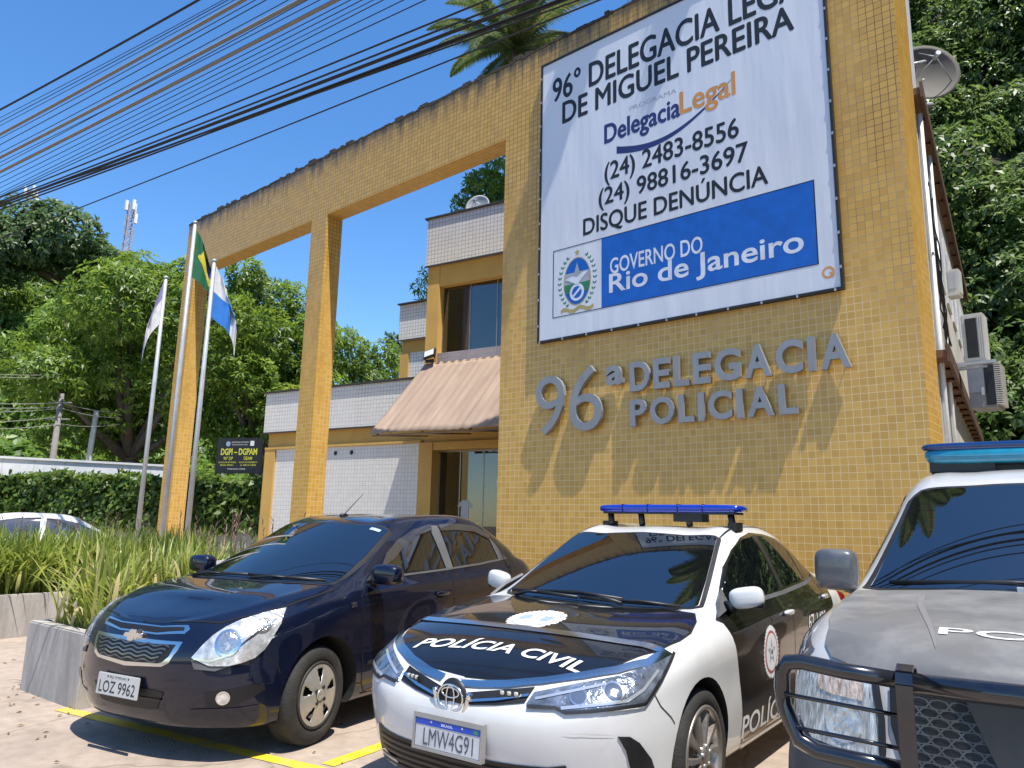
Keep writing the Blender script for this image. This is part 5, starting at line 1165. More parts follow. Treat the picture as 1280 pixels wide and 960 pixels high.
for s2 in (-1,1): g.obox((s2*.17,1.262,1.222), .012,.02,.014)
g.build('washer_nozzle', GREY, c.root)
lbo = MB(); sup(lbo, (0,2.42,1.942), (.60,.17,.024), (.35,.30), 44, 12, cut=lambda p: Vector((p.x, p.y, p.z))); lb = lbo.build('light_bar', mat('deep_blue_lens', (.004,.03,.13), .12, coat=1.), c.root)
g = MB(); sup(g, (0,2.42,1.888), (.585,.168,.046), (.35,.30), 44, 12, cut=lambda p: Vector((p.x*(1+.35*p.z), p.y, p.z))); g.build('light_bar_lens', CLEN, lb)
g = MB()
for x in (-.4,.4): g.box((x-.16,2.30,1.80), (x+.16,2.54,1.862))
g.box((-.45,2.36,1.80),(.45,2.5,1.84)); g.build('light_bar_foot', TRIM, lb)
# bull bar: bent tube loop, posts, rods
BBAR = mat('black_powder_coat', (.006,.007,.012), .22, var=.2, coat=.8, dirt=(.06,.06,.06), dirta=.25, dirts=6)
bb = empty('bull_bar', (0,0,0), 0); bb.parent = c.root
yb = -.13
g = MB()
for sg in (1,-1):
    g = MB(); pts = [(-.47,yb,1.035),(-.62,yb,1.043),(-.735,yb+.005,1.055),(-.778,yb+.01,1.048),(-.798,yb+.015,1.02),(-.803,yb+.02,.97),(-.80,yb+.02,.92),(-.778,yb+.015,.87),(-.755,yb+.01,.825),(-.70,yb,.805),(-.60,yb,.80),(-.47,yb,.795)]
    g.tube([(-x*sg,y,z) for x, y, z in pts], .024, 12); g.build('bar_loop', BBAR, bb)
    g = MB(); g.tube([(sg*.79,yb+.0,.955),(sg*.62,yb-.004,.947),(sg*.45,yb,.938)], .0065, 8); g.tube([(sg*.765,yb,.862),(sg*.6,yb-.004,.857),(sg*.45,yb,.85)], .0065, 8); g.build('guard_rod', BBAR, bb)
    g = MB(); b = []
    for y, z in ((yb+.075,1.035),(yb+.06,1.062),(yb+.01,1.072),(yb-.03,1.06),(yb-.04,1.03),(yb-.04,.42)):
        b.append((y,z))
    for (y0,z0),(y1,z1) in zip(b, b[1:]):
        n = Vector((0, z1-z0, -(y1-y0))).normalized()*.004
        g.add([(sg*.428,y0,z0),(sg*.472,y0,z0),(sg*.472,y1,z1),(sg*.428,y1,z1),(sg*.428,y0+n.y*2,z0+n.z*2),(sg*.472,y0+n.y*2,z0+n.z*2),(sg*.472,y1+n.y*2,z1+n.z*2),(sg*.428,y1+n.y*2,z1+n.z*2)], [(0,1,2,3),(7,6,5,4),(0,4,5,1),(1,5,6,2),(2,6,7,3),(3,7,4,0)])
    g.build('bar_post', BBAR, bb)
g = MB(); g.tube([(-.428,yb,1.03),(0,yb-.02,1.035),(.428,yb,1.03)], .031, 14); g.build('bar_top_tube', BBAR, bb)
g = MB(); g.tube([(-.428,yb,.60),(0,yb-.02,.60),(.428,yb,.60)], .028, 12); g.build('bar_low_tube', BBAR, bb)
# ------------------------------------------------------------------ foliage
def leaf_mat(name, c1, c2, c3=None, trans=.35, rough=.42):
    m = bpy.data.materials.new(name); m.use_nodes = True; n = m.node_tree.nodes; l = m.node_tree.links; b = n['Principled BSDF']; out = n['Material Output']
    g = n.new('ShaderNodeNewGeometry'); r = n.new('ShaderNodeValToRGB'); e = r.color_ramp.elements
    e[0].color = (*c1, 1); e[1].color = (*c2, 1); e[1].position = .72
    if c3: q = r.color_ramp.elements.new(1.); q.color = (*c3, 1)
    nz = n.new('ShaderNodeTexNoise'); nz.inputs['Scale'].default_value = .35; nz.inputs['Detail'].default_value = 2
    tc = n.new('ShaderNodeTexCoord'); l.new(tc.outputs['Object'], nz.inputs['Vector'])
    ad = n.new('ShaderNodeMath'); ad.operation = 'MULTIPLY_ADD'; ad.inputs[1].default_value = .9; ad.inputs[2].default_value = -.45; l.new(nz.outputs[0], ad.inputs[0])
    a2 = n.new('ShaderNodeMath'); a2.use_clamp = True; l.new(g.outputs['Random Per Island'], a2.inputs[0]); l.new(ad.outputs[0], a2.inputs[1])
    l.new(a2.outputs[0], r.inputs[0]); l.new(r.outputs[0], b.inputs['Base Color']); b.inputs['Roughness'].default_value = rough
    b.inputs['Specular IOR Level'].default_value = .5
    t = n.new('ShaderNodeBsdfTranslucent'); h = n.new('ShaderNodeHueSaturation'); h.inputs['Value'].default_value = 1.7; h.inputs['Hue'].default_value = .48
    l.new(r.outputs[0], h.inputs['Color']); l.new(h.outputs[0], t.inputs[0])
    mx = n.new('ShaderNodeMixShader'); mx.inputs[0].default_value = trans+.08; l.new(b.outputs[0], mx.inputs[1]); l.new(t.outputs[0], mx.inputs[2]); l.new(mx.outputs[0], out.inputs[0])
    MATS[name] = m; return m
MANGO = leaf_mat('mango_leaves', (.065,.13,.015), (.165,.27,.032), (.27,.36,.065))
DARKL = leaf_mat('dark_hill_leaves', (.050,.095,.030), (.095,.16,.05), (.15,.21,.07), .3)
HILLL = leaf_mat('hillside_leaves', (.065,.13,.02), (.14,.24,.035), (.22,.31,.06))
CLIFL = leaf_mat('cliff_leaves', (.050,.10,.022), (.115,.20,.042), (.21,.28,.10))
HEDGL = leaf_mat('hedge_leaves', (.045,.09,.014), (.105,.185,.028), (.21,.28,.06))
STRAP = leaf_mat('strap_leaves', (.13,.20,.03), (.30,.36,.07), (.52,.47,.22), .35, .4)
DRYST = leaf_mat('dry_stalks', (.16,.11,.08), (.24,.17,.12), None, .2, .7)
PALML = leaf_mat('palm_leaflets', (.040,.075,.02), (.085,.135,.035), (.22,.17,.06), .3)
BARK = mat('bark', (.10,.08,.06), .9, var=.3, vs=9, bump=.8, bs=18, aniso=(1,1,.25)); PBARK = mat('palm_bark', (.20,.17,.13), .9, var=.3, vs=6, bump=.8, bs=12)

def unit(a): return a/np.maximum(np.linalg.norm(a, axis=-1, keepdims=True), 1e-9)
def leaves(name, P, D, N, Ln, Wd, mt, parent=None, fold=.25):
    n = len(P); D = unit(D); S = unit(np.cross(D, N)); N = np.cross(S, D)
    Ln = np.broadcast_to(Ln, n)[:,None]; Wd = np.broadcast_to(Wd, n)[:,None]
    mid = P + D*Ln*.45; up = N*Wd*fold
    V = np.stack([P, mid + S*Wd/2 + up, P + D*Ln - N*Ln*.12, mid - S*Wd/2 + up], 1).reshape(-1,3)
    me = bpy.data.meshes.new(name); me.vertices.add(4*n); me.vertices.foreach_set('co', V.astype(np.float32).ravel())
    me.loops.add(4*n); me.loops.foreach_set('vertex_index', np.arange(4*n, dtype=np.int32)); me.polygons.add(n)
    me.polygons.foreach_set('loop_start', np.arange(0,4*n,4, dtype=np.int32)); me.polygons.foreach_set('loop_total', np.full(n,4,np.int32))
    me.update(calc_edges=True); me.materials.append(mt)
    o = bpy.data.objects.new(name, me); COL.objects.link(o)
    if parent: o.parent = parent
    return o
def rosettes(rs, C, O, k, droop=.45, spread=1.):
    """k leaves fanned about each outward direction O at points C"""
    n = len(C); T = unit(np.cross(O, rs.normal(size=(n,3)))); B = np.cross(O, T)
    P, D, N = [], [], []
    for j in range(k):
        a = 2*np.pi*(j + rs.rand(n)*.8)/k; t = (np.cos(a)[:,None]*T + np.sin(a)[:,None]*B)
        d = unit(O*(.25+.5*rs.rand(n)[:,None]) + t*spread + np.array([0,0,-droop])*(.4+rs.rand(n)[:,None]))
        P.append(C + t*.02); D.append(d); N.append(unit(O + np.array([0,0,.7]) + rs.normal(size=(n,3))*.25))
    return np.concatenate(P), np.concatenate(D), np.concatenate(N)
def lobe_points(rs, lobes, dens, inner=.18, flat=.85):
    C, O = [], []
    for c, r in lobes:
        r = np.array([r,r,r*flat]) if np.isscalar(r) else np.array(r)
        n = max(12, int(dens*4*np.pi*(r.prod()**(2/3)))); d = unit(rs.normal(size=(n,3)))
        # clumps: sub-lobes pushed out and in, with holes between them
        k = max(6, int(n/55)); s = unit(rs.normal(size=(k,3))); idx = (d @ s.T).argmax(1); near = (d*s[idx]).sum(1)
        cut = np.cos(1.55/np.sqrt(k)*1.25)
        rad = .80 + .26*np.clip((near-cut)/(1-cut+1e-6), -.6, 1) + rs.normal(size=n)*.05 + (rs.rand(k)[idx]-.5)*.22
        keep = rs.rand(n) > np.where(near < cut, .45, .05)
        p = np.array(c) + d*r*rad[:,None]; q = unit(d/r); q = unit(q*.8 + s[idx]*.5)
        C.append(p[keep]); O.append(q[keep])
        m = int(n*inner); p = np.array(c) + unit(rs.normal(size=(m,3)))*r*(.3+.45*rs.rand(m)[:,None]); C.append(p); O.append(unit(rs.normal(size=(m,3))))
    return np.concatenate(C), np.concatenate(O)
def tree(name, base, lobes, label, mt, leaf, wid, dens, k=7, trunk_r=.3, seed=1, group=None, droop=.45, fork=.35, bark=None, cat='tree'):
    rs = np.random.RandomState(seed); base = Vector(base)
    o = empty(name, base, 0, label, cat, group); b = np.array(base)
    L_ = [((np.array(c)-b), r) for c, r in lobes]
    C, O = lobe_points(rs, L_, dens)
    P, D, N = rosettes(rs, C, O, k, droop)
    ln = leaf*(.7+.6*rs.rand(len(P))); leaves('crown', P, D, N, ln, ln*wid, mt, o)
    g = MB(); cm = np.mean([c for c, r in L_], 0); top = Vector((cm[0]*fork, cm[1]*fork, min(c[2] for c, r in L_)*.8 if len(L_) > 1 else cm[2]*.6)); top.z = max(top.z, .5)
    j = lambda s: Vector((rs.normal()*s, rs.normal()*s, 0))
    g.tube([(0,0,-.3), Vector((0,0,0)).lerp(top,.35)+j(trunk_r*.3), Vector((0,0,0)).lerp(top,.7)+j(trunk_r*.3), top], [trunk_r*1.25, trunk_r, trunk_r*.85, trunk_r*.75], 10)
    for c, r in L_:
        c = Vector(c); a = top + Vector((0,0,-.2)); mid = a.lerp(c,.5) + j(.3) + Vector((0,0,-.25*abs(c.x-a.x)*.3)); g.tube([a, mid, c, c + (c-mid).normalized()*float(np.mean(r))*.5], [trunk_r*.5, trunk_r*.32, trunk_r*.16, trunk_r*.05], 6)
    g.build('trunk', bark or BARK, o, uv=False); return o
def pxl(lst, d, jit=0, seed=0):
    """lobes placed and sized from image pixels, along sight lines at distance d"""
    rr = random.Random(seed); out = []
    for px, py, r in lst:
        dd = d + rr.uniform(-jit, jit); p = at(px, py, dd); out.append((tuple(p), r*(p-CAM).length/FPX*.93))
    return out

# --- hill at the back left, with its terrain
def hill_h(x, y):
    dx, dy = x-CAM.x, y-CAM.y; d = sqrt(dx*dx+dy*dy); az = math.degrees(atan2(dx, dy))
    t = min(1, max(0, (d-48)/60)); t = t*t*(3-2*t)
    f = min(1, max(0, (-46-az)/26)); f = f*f*(3-2*f)
    return t*(9 + 23*f)
g = MB(); na, nd = 60, 24
V = []
for i in range(na+1):
    az = R(-125 + 110*i/na)
    for j in range(nd+1):
        d = 42 + 130*(j/nd)**1.3; x, y = CAM.x + d*sin(az), CAM.y + d*cos(az); V.append((x, y, hill_h(x,y)-.05 + .5*sin(x*.4)*sin(y*.37)*min(1,j/3) - (.4 if j == 0 else 0)))
g.add(V, [(i*(nd+1)+j, i*(nd+1)+j+1, (i+1)*(nd+1)+j+1, (i+1)*(nd+1)+j) for i in range(na) for j in range(nd)], 0, True)
structure(g.build('hill', mat('hill_earth', (.05,.06,.025), .95, var=.4, vs=.5)))
rs = np.random.RandomState(5); lob = []
for i in range(480):
    az = R(rs.uniform(-82,-47)); d = rs.uniform(50,108); x, y = CAM.x + d*sin(az), CAM.y + d*cos(az); r = rs.uniform(1.6,3.4); lob.append(((x, y, hill_h(x,y)+r*.45), r))
C, O = lobe_points(rs, lob, 2.0, inner=.05); keep = O[:,0]*.5 - O[:,1]*.2 + O[:,2]*.5 > -.35; C, O = C[keep], O[keep]
P, D, N = rosettes(rs, C, O, 5, .4); ln = .60*(.7+.6*rs.rand(len(P))); tag(leaves('hillside_foliage', P, D, N, ln, ln*.42, HILLL), 'tangled green bushes covering the hill behind the far utility poles', 'foliage', kind='stuff')
# --- trees
def gbase(px, d, z=0): p = at(px, 640, d); return (p.x, p.y, hill_h(p.x, p.y) + z)
tree('mango_tree', gbase(165,37), pxl([(150,385,62),(88,425,58),(212,395,55),(55,470,50),(140,465,72),(218,470,58),(105,530,48),(185,545,50),(170,350,38),(238,360,36),(25,440,36),(250,520,40)], 36, 2.5, 1), 'broad leafy mango tree left of the first portico column, behind the flags', MANGO, .30, .29, 9.5, trunk_r=.45, seed=21, group='mango trees behind the hedge')
tree('mango_tree', gbase(318,35), pxl([(322,375,50),(362,390,40),(290,392,42),(268,445,42),(330,455,55),(372,460,42),(290,520,40),(352,520,45),(312,348,30),(390,425,34),(398,490,36),(305,480,42),(340,425,44),(300,555,38),(262,390,34)], 34, 2, 2), 'leafy mango tree seen between the two portico columns', MANGO, .29, .29, 10.5, trunk_r=.4, seed=22, group='mango trees behind the hedge')
tree('mango_tree', gbase(440,44), pxl([(440,440,36),(478,452,30),(418,425,26),(462,478,38),(415,478,38),(500,480,26)], 44, 1.5, 3), 'low leafy tree showing over the white wing right of the second column', MANGO, .32, .28, 7.5, trunk_r=.3, seed=23, group='mango trees behind the hedge')
tree('broadleaf_tree', gbase(60,78), pxl([(30,300,50),(82,298,44),(122,322,30),(-10,305,46),(60,272,24),(-40,300,50),(100,335,30)], 76, 3, 4), 'big dark round tree crowning the hill at the left edge', DARKL, .55, .45, 2.8, k=6, trunk_r=.8, seed=24)
tree('broadleaf_tree', (-13.5,19,0), pxl([(602,232,30),(636,215,36),(586,258,22),(640,262,42),(615,275,36)], 36, 1.5, 5), 'tree rising behind the white upper parapet and its small dish', MANGO, .28, .34, 9, trunk_r=.3, seed=25, droop=.3)
tree('slender_tree', gbase(528,38), pxl([(532,345,9),(524,360,8),(540,365,10),(528,378,9),(536,392,10)], 36, .6, 6), 'thin sparse treetop left of the upper storey pillar', MANGO, .34, .25, 5, k=5, trunk_r=.10, seed=26, droop=.2)
tree('slender_tree', gbase(491,46), pxl([(489,425,8),(497,436,7),(484,440,7),(492,452,8)], 46, .6, 7), 'thin dark treetop poking up left of the set back white wing', DARKL, .40, .5, 5, k=5, trunk_r=.10, seed=27, droop=.2)
# --- overgrown cliff at the right
def cliff(x, z): return 15.0 + .05*x + .36*z + .9*sin(x*.55+z*.2) + .6*sin(z*.7+x*.3)
g = MB(); V = []; nx, nz = 40, 30
for i in range(nx+1):
    for j in range(nz+1):
        x = -3 + 36*i/nx; z = -.5 + 36*j/nz; V.append((x, cliff(x,z) - max(0,x-15)**1.6*.42, z))
g.add(V, [(i*(nz+1)+j, (i+1)*(nz+1)+j, (i+1)*(nz+1)+j+1, i*(nz+1)+j+1) for i in range(nx) for j in range(nz)], 0, True)
structure(g.build('cliff', mat('cliff_earth', (.035,.04,.02), .95, var=.4, vs=.8)))
rs = np.random.RandomState(8); lob = []
for i in range(620):
    x = rs.uniform(1.5,30) if i % 3 == 0 else rs.uniform(1.5,13); z = rs.uniform(.3,31)
    r = rs.uniform(.7,1.7); lob.append(((x, cliff(x,z) - max(0,x-15)**1.6*.42 - r*.35, z), r))
C, O = lobe_points(rs, lob, 7.5, inner=.05); keep = O[:,1] < .25; C, O = C[keep], O[keep]
P, D, N = rosettes(rs, C, O, 6, .55); ln = .25*(.6+.8*rs.rand(len(P))); tag(leaves('cliff_foliage', P, D, N, ln, ln*.42, CLIFL), 'dense creepers and bushes covering the steep slope behind the building', 'foliage', kind='stuff')

# --- hedge on a pale plinth
H1, H2 = Vector((-10.9,2.95,0)), Vector((-28.0,-5.0,0)); hd_ = (H2-H1).normalized(); hn = Vector((-hd_.y, hd_.x, 0))
if hn.dot(Vector((1,-1,0))) < 0: hn = -hn
hl_ = (H2-H1).length
g = MB(); q = [H1+hn*.0, H2+hn*.0, H2+hn*-.3, H1+hn*-.3]; g.prism([(p.x,p.y) for p in q], 0, 1.42, plane='xy')
tag(g.build('plinth_wall', mat('limewashed_stone', (.46,.43,.38), .95, var=.3, vs=5, bump=1., bs=12, dirt=(.12,.11,.09), dirts=3, dirta=.7, aniso=(1,1,.6))), 'rough pale stone plinth below the clipped hedge', 'wall')
rs = np.random.RandomState(12)
he = empty('hedge', H1, 0, 'long clipped green hedge on a pale plinth behind the flagpoles', 'hedge')
n = 13000; s = rs.rand(n)*hl_; zt = 2.56 + .36*s/hl_ + .06*np.sin(s*2.3) + .04*np.sin(s*5.1)
face = rs.rand(n) < .72; zz = np.where(face, 1.05 + (zt-1.05)*rs.rand(n), zt + rs.normal(size=n)*.05); out = np.where(face, .05+rs.normal(size=n)*.08 + .06*np.sin(s*3.1+zz*4), -.5+rs.rand(n)*.6)
P = np.c_[hd_.x*s + hn.x*out, hd_.y*s + hn.y*out, zz]; O = np.where(face[:,None], np.array([hn.x,hn.y,.35]), np.array([hn.x*.25,hn.y*.25,1.])) + rs.normal(size=(n,3))*.35
D = unit(np.cross(unit(O), rs.normal(size=(n,3)))*.9 + O*.5 + np.array([0,0,-.3])); ln = .20*(.6+.7*rs.rand(n)); leaves('hedge_leaves', P, D, unit(O), ln, ln*.62, HEDGL, he)
g = MB(); k = 24; V = []
for i in range(k+1):
    s_ = hl_*i/k; zt_ = 2.50 + .36*s_/hl_
    for o_, z_ in ((-.06,1.15),(-.06,zt_-.05),(-.62,zt_-.05),(-.62,1.15)): V.append((hd_.x*s_+hn.x*o_, hd_.y*s_+hn.y*o_, z_))
g.add(V, [(i*4+j, i*4+(j+1)%4, i*4+4+(j+1)%4, i*4+4+j) for i in range(k) for j in range(4)]); g.build('hedge_branches', mat('hedge_twigs', (.03,.035,.015), .95, var=.4, vs=10, bump=.6), he)

# --- planters with strap leaved plants
def ring_planter(name, corners, h, label):
    o = empty(name, (0,0,0), 0, label, 'planter'); n = len(corners); ctr = Vector((sum(c[0] for c in corners)/n, sum(c[1] for c in corners)/n, 0)); wd = .11
    outer = [Vector((*c, 0)) for c in corners]
    ins = []
    for i in range(n):
        a, b, c_ = outer[i-1], outer[i], outer[(i+1)%n]; d1 = (b-a).normalized(); d2 = (c_-b).normalized(); n1 = Vector((-d1.y,d1.x,0)); n2 = Vector((-d2.y,d2.x,0))
        if n1.dot(ctr-b) < 0: n1, n2 = -n1, -n2
        bis = (n1+n2).normalized(); ins.append(b + bis*wd/max(.3,bis.dot(n1)))
    g = MB(); V = [(p.x,p.y,-.02) for p in outer] + [(p.x,p.y,h) for p in outer] + [(p.x,p.y,h) for p in ins] + [(p.x,p.y,.1) for p in ins]
    F = []
    for i in range(n):
        j = (i+1) % n; F += [(i,j,n+j,n+i),(n+i,n+j,2*n+j,2*n+i),(2*n+i,2*n+j,3*n+j,3*n+i)]
    g.add(V, F); g.build('concrete_wall', CONC, o, bevel=.012)
    g = MB(); g.add([(p.x,p.y,h-.07) for p in ins], [tuple(range(n))]); g.build('soil', SOIL, o)
    g = MB(); e = .006
    V = [(p.x+(p.x-ctr.x)*0, p.y, h+.002) for p in outer] + [(p.x,p.y,h+.002) for p in ins]
    return o
bk = Vector((-.20,.98,0)).normalized(); rt = Vector((.98,.20,0)).normalized()
A0 = Vector((1.50,-7.66,0)); 
pl1 = [tuple((A0)[:2]), tuple((Vector((2.57,-7.60,0)))[:2]), tuple((Vector((2.57,-7.60,0))+bk*6.2)[:2]), tuple((A0+bk*6.2)[:2])]
ring_planter('concrete_planter', pl1, .56, 'long grey streaked concrete planter right beside the dark blue sedan')
pl2 = [(-1.50,-8.4),(-1.66,-6.2),(-1.85,-4.0),(-3.3,-4.0),(-3.3,-8.4)]
ring_planter('concrete_planter', pl2, .50, 'grey concrete planter at the left edge, partly hidden by grass')
def straps(name, bases, rs, lmin, lmax, wd, label, parent=None, mt=STRAP, cat='plants', stuff=True):
    V, F = [], []; nseg = 7
    for bx, by, bz, nb in bases:
        for _ in range(nb):
            a = rs.rand()*2*pi; L_ = rs.uniform(lmin, lmax); lean = rs.uniform(.10,.95)**1.1; w_ = wd*rs.uniform(.6,1.3); x0, y0 = bx+rs.normal()*.05, by+rs.normal()*.05
            dx_, dy_ = cos(a), sin(a); tw = rs.uniform(-.5,.5); px_, py_ = -sin(a+tw), cos(a+tw); b = len(V); x, z = 0, 0
            kink = rs.uniform(.9,2.3)
            for i in range(nseg+1):
                f = i/nseg; th = pi/2 - lean*.55 - lean*kink*f**1.6
                ww = w_*(1 - f**3)*(.75+.5*min(1,f*3)) + .001; V.append((x0+dx_*x+px_*ww/2, y0+dy_*x+py_*ww/2, bz+z)); V.append((x0+dx_*x-px_*ww/2, y0+dy_*x-py_*ww/2, bz+z))
                x += cos(th)*L_/nseg; z += sin(th)*L_/nseg
            F += [(b+2*i, b+2*i+1, b+2*i+3, b+2*i+2) for i in range(nseg)]
    g = MB(); g.add(V, F, 0, True); o = g.build(name, mt, parent, uv=False)
    if stuff: tag(o, label, cat, kind='stuff')
    return o
rs = np.random.RandomState(31); bs = []
for i in range(300):
    u_, v_ = rs.uniform(.24,.84), rs.uniform(.25,6.0); p = A0 + rt*u_*1.05 + bk*v_; bs.append((p.x,p.y,.48,int(rs.randint(9,16))))
for i in range(12): p = A0 + rt*rs.uniform(.1,.98) + bk*rs.uniform(.08,.35); bs.append((p.x,p.y,.48,9))
straps('strap_leaf_grass', bs, rs, .50, .88, .029, 'yellow green strap leaved grass spilling over the planter beside the blue sedan')
bs = []
for i in range(480):
    p = (rs.uniform(-3.1,-1.85), rs.uniform(-8.2,-4.2)); bs.append((p[0],p[1],.42,int(rs.randint(8,13))))
straps('strap_leaf_grass', bs, rs, .55, 1.0, .029, 'yellow green strap leaved grass filling the planter at the left edge')
p = at(22, 868, 7.4); straps('weed', [(1.15+.16*rs.normal()*.8, -7.98+.1*rs.normal(), 0, 8) for i in range(9)], rs, .05, .16, .012, '', mt=leaf_mat('weed_leaves', (.05,.12,.02), (.10,.22,.04)), stuff=False)
tag(bpy.data.objects['weed'], 'small tuft of bright green weed at the foot of the front planter', 'weed')
# dry flower stalks above the grass
V, F = [], []; g = MB()
for i in range(150):
    if i < 110: q = A0 + rt*rs.uniform(.1,.95) + bk*rs.uniform(1.2,6.0); x, y, z0 = q.x, q.y, .5
    else: x, y, z0 = rs.uniform(-3.1,-1.9), rs.uniform(-8,-4.3), .45
    h = rs.uniform(.75,1.08); dx_, dy_ = rs.normal()*.10, rs.normal()*.10; g.tube([(x,y,z0),(x+dx_*.5,y+dy_*.5,z0+h*.6),(x+dx_,y+dy_,z0+h)], [.004,.003,.002], 3, caps=False)
    for k in range(7):
        f = .72+.28*k/7; a = rs.rand()*6.28; c0 = Vector((x+dx_*f, y+dy_*f, z0+h*f)); e = c0 + Vector((cos(a)*.05, sin(a)*.05, .05)); w0 = Vector((-sin(a)*.007, cos(a)*.007, 0)); g.add([c0-w0, c0+w0, e+w0*.5, e-w0*.5], [(0,1,2,3)])
tag(g.build('flower_stalks', DRYST, uv=False), 'thin dry brown flower stalks standing up out of the planter grass', 'plants', kind='stuff')

# --- palms in the court behind the wall
def palm(base, top, label, seed, nf=21, L_=3.5, lw=1.):
    rs = np.random.RandomState(seed); base, top = Vector(base), Vector(top); o = empty('palm_tree', base, 0, label, 'palm', 'palms behind the portico wall')
    t = top-base; g = MB(); pts = [t*(i/12) + Vector((.05*sin(i*1.1), .05*cos(i*.9), 0))*(i % 12 > 0) for i in range(13)]; g.tube(pts, [.15-.03*i/12 for i in range(13)], 10); g.build('trunk', PBARK, o)
    for k in range(nf):
        a = 2.399*k + rs.rand()*.4; el = R(82 - 88*(k/nf)) + rs.normal()*.1; Lk = L_*rs.uniform(.85,1.1); g = MB()
        P = []; p = Vector(t) + Vector((0,0,-.1)); e_ = el; n = 18; dirs = []
        for i in range(n+1):
            P.append(p.copy()); dv_ = Vector((cos(e_)*cos(a), cos(e_)*sin(a), sin(e_))); dirs.append(dv_); p = p + dv_*Lk/n; e_ -= .035 + .11*(i/n)**1.2
        g.tube(P, [.022*(1-i/n)+.004 for i in range(n+1)], 5, caps=False)
        for i in range(2, n*6):
            f = i/(n*6); j = min(int(f*n), n-1); q = P[j].lerp(P[j+1], f*n-j); d0 = dirs[j]; sd_ = d0.cross(Vector((0,0,1))); 
            if sd_.length < .05: sd_ = Vector((-sin(a),cos(a),0))
            sd_.normalize(); upv = sd_.cross(d0).normalized(); ll = .62*lw**.6*sin(pi*min(1,f*.85+.15))**.7*rs.uniform(.8,1.1)
            for s2 in (-1,1):
                d = (sd_*s2*.8 + d0*.55 + upv*.25 + Vector((0,0,-.25))).normalized(); w_ = d.cross(upv).normalized()*.021*lw
                m1 = q + d*ll*.5; e1 = q + d*ll + Vector((0,0,-.30*ll)); g.add([q-w_*.4, q+w_*.4, m1+w_, e1, m1-w_], [(0,1,2,4),(4,2,3)])
        g.build('frond', PALML, o, uv=False)
    return o
pc = onY(643,60,15.0); palm((pc.x+.5,15.3,0), tuple(pc), 'palm with drooping feathery fronds above the portico beam left of the banner', 41, nf=25, L_=5.4, lw=1.6)
palm((3.5,1.1,0), (3.4,1.15,12.7), 'palm mostly hidden by the wall, its fronds showing above the banner corner', 43, nf=15, L_=2.7)

# a few dry leaves blown onto the pavement
rs = np.random.RandomState(77); n = 120
P = np.c_[np.concatenate([rs.uniform(1.2,3.2,70), rs.uniform(-1,9,50)]), np.concatenate([rs.uniform(-8.6,-7.6,70), rs.uniform(-9,-5.5,50)]), np.full(n,.006)]
P[:,2] += rs.rand(n)*.006; D = np.c_[rs.normal(size=(n,2)), np.zeros(n)]; N = np.tile([0,0,1.], (n,1)) + rs.normal(size=(n,3))*.25
tag(leaves('fallen_leaves', P, D, N, rs.uniform(.025,.06,n), .018, leaf_mat('dry_leaves', (.10,.06,.03), (.25,.16,.07), None, .1, .8)), 'scattered dry leaves on the pavement near the planter', 'leaves', kind='stuff')
# ------------------------------------------------------------------ flagpoles and flags
POLE = mat('pale_pole_paint', (.50,.51,.52), .4, .3, dirt=(.25,.24,.22), dirta=.4)
FW = mat('flag_white', (.62,.62,.64), .8); FLAV = mat('flag_lavender', (.22,.20,.42), .8); FGRN = mat('flag_green', (.005,.11,.045), .75); FYEL = mat('flag_yellow', (.62,.50,.03), .75); FBLU = mat('flag_blue', (.02,.17,.55), .75); FNAV = mat('flag_dark_blue', (.01,.03,.2), .75)
def flagpole(x, y, h, label):
    o = empty('flagpole', (x,y,0), 0, label, 'flagpole', 'flagpoles in front of the portico')
    g = MB(); g.tube([(0,0,.2),(0,0,h*.5),(0,0,h)], [.06,.052,.042], 12); g.build('pole', POLE, o)
    g = MB(); g.box((-.16,-.16,0),(.16,.16,.22)); g.build('base', CONC, o, bevel=.015)
    g = MB(); sup(g, (0,0,h+.04), (.06,.06,.045), (1,1), 14, 8); g.build('finial', POLE, o)
    g = MB(); g.tube([(.075,-.02,1.2),(.082,-.02,h*.6),(.07,-.02,h-.05)], .006, 5); g.build('halyard', FW, o)
    return o
def flag(x, y, ztop, H, W, drop, pattern, mats_, label, dirx=(1,0), seed=0, spread=.25):
    """cloth hanging limp: hoist edge on the pole, the fly falls in folds beside it"""
    rr = random.Random(seed); nu, nv = 44, 40; V = []; g = MB(); dx_, dy_ = dirx
    for j in range(nv+1):
        v = j/nv
        for i in range(nu+1):
            u = i/nu; a = u*W; reach = spread*(1-math.exp(-2.2*u))*(.35+.65*min(1,v*1.6+u*.3))
            fold = .075*sin(u*15+v*1.5+seed)*(.25+.75*u)
            V.append((x + dx_*(.05+reach) - dy_*fold, y + dy_*(.05+reach) + dx_*fold, ztop - v*H - drop*u**1.15 - .03*sin(u*9)))
    for j in range(nv):
        for i in range(nu): g.add([], []); g.f.append([j*(nu+1)+i, j*(nu+1)+i+1, (j+1)*(nu+1)+i+1, (j+1)*(nu+1)+i]); g.m.append(pattern((i+.5)/nu, (j+.5)/nv)); g.sm.append(True)
    g.v = V; o = g.build('flag', mats_, uv=False); tag(o, label, 'flag'); return o
flagpole(-9.78,-2,7.46,'leftmost pale flagpole, carrying the lavender and white flag')
flagpole(-8.48,-2,8.62,'tallest flagpole, the middle one, carrying the green and yellow flag')
flagpole(-7.30,-2,7.36,'right flagpole, nearest the portico opening, carrying the white and blue flag')
flag(-9.78,-2,7.40,1.15,1.5,1.05, lambda u, v: 1 if (v < .42 and u < .75) or u > .86 else 0, [FW,FLAV], 'limp lavender and white flag on the left pole', (-.33,-.75), 3, .42)
